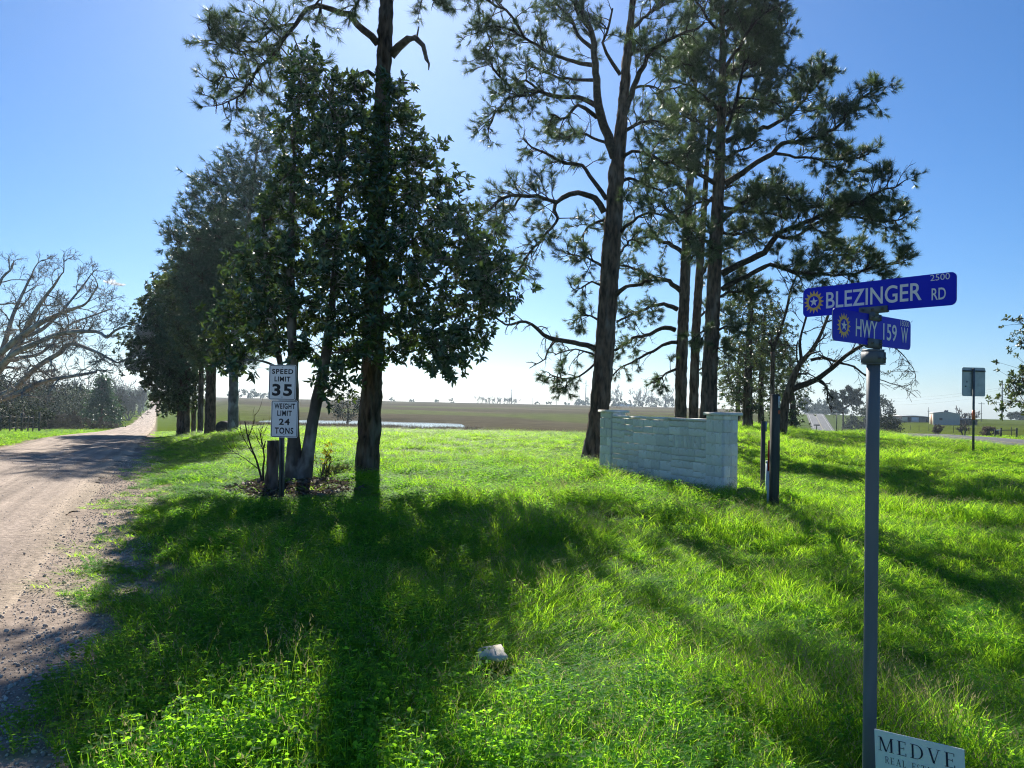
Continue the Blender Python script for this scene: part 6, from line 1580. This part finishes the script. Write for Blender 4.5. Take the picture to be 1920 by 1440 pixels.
for (y0, y1, dens, s0) in bands:
    ul, ur = -260, 2180
    n = int(dens * (ur - ul) / FPX * (y1 * y1 - y0 * y0) / 2)
    y = np.sqrt(r.uniform(y0 * y0, y1 * y1, n)); u = r.uniform(ul, ur, n); x = (u - 960) / FPX * y
    s = road_s(x, y); n1 = vnoise(x, y, .55, 31); n2 = vnoise(x, y, 1.6, 32); n3 = vnoise(x, y, .22, 33)
    right = sm(s, -.42 + .28 * n2, .2 + .3 * n2)          # patchy at the road edge
    left = ((s < -6.5 + .2 * n2) & (y > 12)) * 1.0
    keep = np.where(s > -1.2, np.where(s < .7, right * (.3 + .7 * (n2 > .05)), 1), left)
    keep *= (np.abs(hw_s(x, y)) > 5.3)
    keep *= np.where((u > 1480) & (hw_s(x, y) > 5) & (y > 60), .25, 1)
    keep *= (pond_mask(x, y) < .02)
    lit = np.sqrt(((x + 3.95) / 1.2) ** 2 + ((y - 14.2) / 1.75) ** 2); keep *= np.where(lit < .9, .06, 1)
    keep *= (np.hypot(x - ROCK[0], (y - ROCK[1] + .26) * .5) > .17)
    along = (x - A[0]) * dx[0] + (y - A[1]) * dx[1]; acr = -((x - A[0]) * nx[0] + (y - A[1]) * nx[1])
    keep *= ~((along > -.03) & (along < Lw + .03) & (acr > -.04) & (acr < .5))
    ok = r.random(n) < keep
    x, y, s, n1, n2, n3 = x[ok], y[ok], s[ok], n1[ok], n2[ok], n3[ok]; m_ = len(x)
    hgt = (1.0 + .33 * n1 + .27 * n2) * np.interp(y, [3, 6, 10, 18, 30, 60], [1.2, 1.08, .85, .6, .5, .5]) * np.interp(s, [-.2, .8, 2.5, 6], [.38, .72, .85, 1.0])
    hgt = np.where(s < -4, .42, hgt) * (1 - .5 * np.exp(-((x - PX) ** 2 + (y - PY + .3) ** 2) / .35)); hgt = np.clip(hgt, .25, 1.8)
    clo = r.random(m_) < np.clip(.42 + .38 * n3 + .15 * n1 - .02 * y, .05, .85)
    pk = np.where(clo, r.choice([5, 6, 7], m_, p=[.35, .4, .25]), r.choice([0, 1, 2, 3, 4, 8], m_, p=[.30, .29, .17, .15, .08, .01]))
    tall = (n2 + .6 * n1 > .75) & (r.random(m_) < .55) & (s > 2); pk = np.where(tall, r.choice([3, 4, 1], m_, p=[.5, .25, .25]), pk)
    thatch = (n1 - n2 > 1.3) & (r.random(m_) < .25); pk = np.where(thatch, 8, pk)
    pk = np.where((r.random(m_) < np.clip((y - 12) * .006, 0, .14)) & (s > 0), 8, pk)
    pk = np.where((s < .6) & (s > -1.2) & (r.random(m_) < .25), 8, pk)
    sxy = s0 * r.uniform(.8, 1.25, m_)
    PT_.append(np.stack([x, y, height(x, y)], -1)); SC.append(np.stack([sxy, sxy, hgt * r.uniform(.8, 1.2, m_) * (s0 ** .25)], -1)); PK.append(pk)
PT_, SC, PK = np.concatenate(PT_), np.concatenate(SC), np.concatenate(PK)
print('grass tufts', len(PT_))
scatter('grass', 'lush sunlit green grass and clover covering the verge', PT_, np.stack([r.normal(0, .08, len(PT_)), r.normal(0, .08, len(PT_)), np.where(PK < 5, r.normal(0, .9, len(PT_)), r.uniform(0, 6.28, len(PT_)))], -1), SC, PK, V)

# pebbles along the edge of the gravel road
peb = []
for q in range(4):
    g = Geo(); lump(g, (0, 0, .2), (1.0, .8, .55), np.random.default_rng(q)); peb.append(g.mesh('pebble', MT['gravel_stone'] if 'gravel_stone' in MT else mat('gravel_stone', (.42, .36, .29), (.60, .53, .45), 3, .9, island=.4)))
    if 'gravel_stone' not in MT: MT['gravel_stone'] = peb[0].materials[0]
n = 40000; y = 2.0 + 24 * r.random(n) ** 1.7; s = np.where(r.random(n) < .42, r.normal(-.25, .38, n), r.uniform(-5.8, .6, n)); x = -.35 - .455 * y + s
ok = (s < .8) & (s > -6) & (x / y > -.78); x, y, s = x[ok], y[ok], s[ok]
z = np.maximum(np.where(s < -.4, np.array([road_z(b_, c_) for b_, c_ in zip(y, s)]) - .004, -9), height(x, y))
sc = np.exp(r.normal(math.log(.009), .5, len(x))) * np.where(s > -.8, 1.2, .8); big = r.random(len(x)) < .02 * (s > -.5); sc = np.clip(np.where(big, sc * 2.2, sc), .004, .045)
scatter('gravel', 'loose pebbles and limestone chips along the gravel road edge', np.stack([x, y, z], -1), r.uniform(0, 6.28, (len(x), 3)) * [.1, .1, 1], np.repeat(sc[:, None], 3, 1) * r.uniform(.7, 1.3, (len(x), 3)), r.integers(0, 4, len(x)), peb)
g = Geo(); 
pw = [g_ for g_ in peb]
for q in range(3):
    g = Geo(); lump(g, (0, 0, .15), (1.0, .8, .5), np.random.default_rng(20 + q)); pw[q] = g.mesh('limestone_chip', MT['rubble'])
n = 420; y = r.uniform(2.6, 5.4, n); s = r.normal(.05, .3, n); x = -.35 - .455 * y + s; sc = np.clip(np.exp(r.normal(math.log(.017), .5, n)), .007, .05)
scatter('limestone_chips', 'pale limestone chips in the bare verge at the lower left', np.stack([x, y, height(x, y)], -1), r.uniform(0, 6.28, (n, 3)) * [.1, .1, 1], np.repeat(sc[:, None], 3, 1), r.integers(0, 3, n), pw[:3])

# dry reeds and weeds on the near side of the pond
n = 5200; u = r.uniform(440, 900, n); y = r.uniform(72, 112, n); x = (u - 960) / FPX * y
ok = (r.random(n) < np.where(u < 760, .9, .25) * (.35 + .65 * (vnoise(x, y, .3, 41) > -.1))) & (pond_mask(x, y) < .05); x, y = x[ok], y[ok]
reed = [blade_tuft(60 + q, 22, .45, .35, 1.0, .035, .45, [MT['brush'], MT['brush']], 0, 2) for q in range(3)]
scatter('reeds', 'brown dry reeds and weeds on the near bank of the pond', np.stack([x, y, height(x, y)], -1), r.uniform(0, 6.28, (len(x), 3)) * [0, 0, 1], np.repeat(r.uniform(.7, 1.2, len(x))[:, None], 3, 1) * [1, 1, .8], r.integers(0, 3, len(x)), reed)

# small bright wisp of cloud low on the left
cm = mat('cloud_white', (.85, .85, .85), None, rough=1, spec=0, trans=.5)
N, L = cm.node_tree.nodes, cm.node_tree.links
lw = N.new('ShaderNodeLayerWeight'); lw.inputs[0].default_value = .35; tb = N.new('ShaderNodeBsdfTransparent'); mx = N.new('ShaderNodeMixShader')
mr = N.new('ShaderNodeMapRange'); mr.inputs[1].default_value = 0; mr.inputs[2].default_value = .75; mr.inputs[3].default_value = .62; mr.inputs[4].default_value = 1
L.new(lw.outputs['Facing'], mr.inputs[0]); L.new(mr.outputs[0], mx.inputs[0])
src = N['Material Output'].inputs['Surface'].links[0].from_socket
L.new(src, mx.inputs[1]); L.new(tb.outputs[0], mx.inputs[2]); L.new(mx.outputs[0], N['Material Output'].inputs['Surface'])
g = Geo()
for k in range(16):
    t = k / 15; c = P(196 + 36 * t + r.normal(0, 1), 528 + 6 * t + r.normal(0, 1.6), 6000 + r.normal(0, 20)); s = r.uniform(14, 34) * (1 - abs(t - .55))
    n1, n2 = 12, 8; th = np.linspace(0, 2 * math.pi, n1, endpoint=False); ph = np.linspace(.05, math.pi - .05, n2); TH_, PH = np.meshgrid(th, ph)
    v = np.stack([c[0] + s * 1.6 * np.sin(PH) * np.cos(TH_), c[1] + s * np.sin(PH) * np.sin(TH_), c[2] + s * .55 * np.cos(PH)], -1).reshape(-1, 3)
    i = np.arange(n2 - 1)[:, None] * n1; j = np.arange(n1)[None, :]; g.add(v, np.stack([i + j, i + (j + 1) % n1, i + n1 + (j + 1) % n1, i + n1 + j], -1).reshape(-1, 4)[:, ::-1])
o = g.build('cloud', cm, smooth=True); tag(o, 'tiny white wisp of cloud above the leafless tree on the left', 'cloud')

# ------------------------------------------------------------------ thin summer haze
g = Geo(); g.box((0, 0, -2), (3600, 3600, 68))
hz_ = bpy.data.materials.new('haze'); hz_.use_nodes = True
N, L = hz_.node_tree.nodes, hz_.node_tree.links; N.clear()
pv = N.new('ShaderNodeVolumePrincipled'); pv.inputs['Density'].default_value = 0.00022; pv.inputs['Anisotropy'].default_value = .62; pv.inputs['Color'].default_value = (.68, .85, 1.0, 1)
ot = N.new('ShaderNodeOutputMaterial'); L.new(pv.outputs[0], ot.inputs['Volume'])
o = g.build('haze', hz_, kind='stuff'); tag(o, 'thin bright haze in the air over the fields')
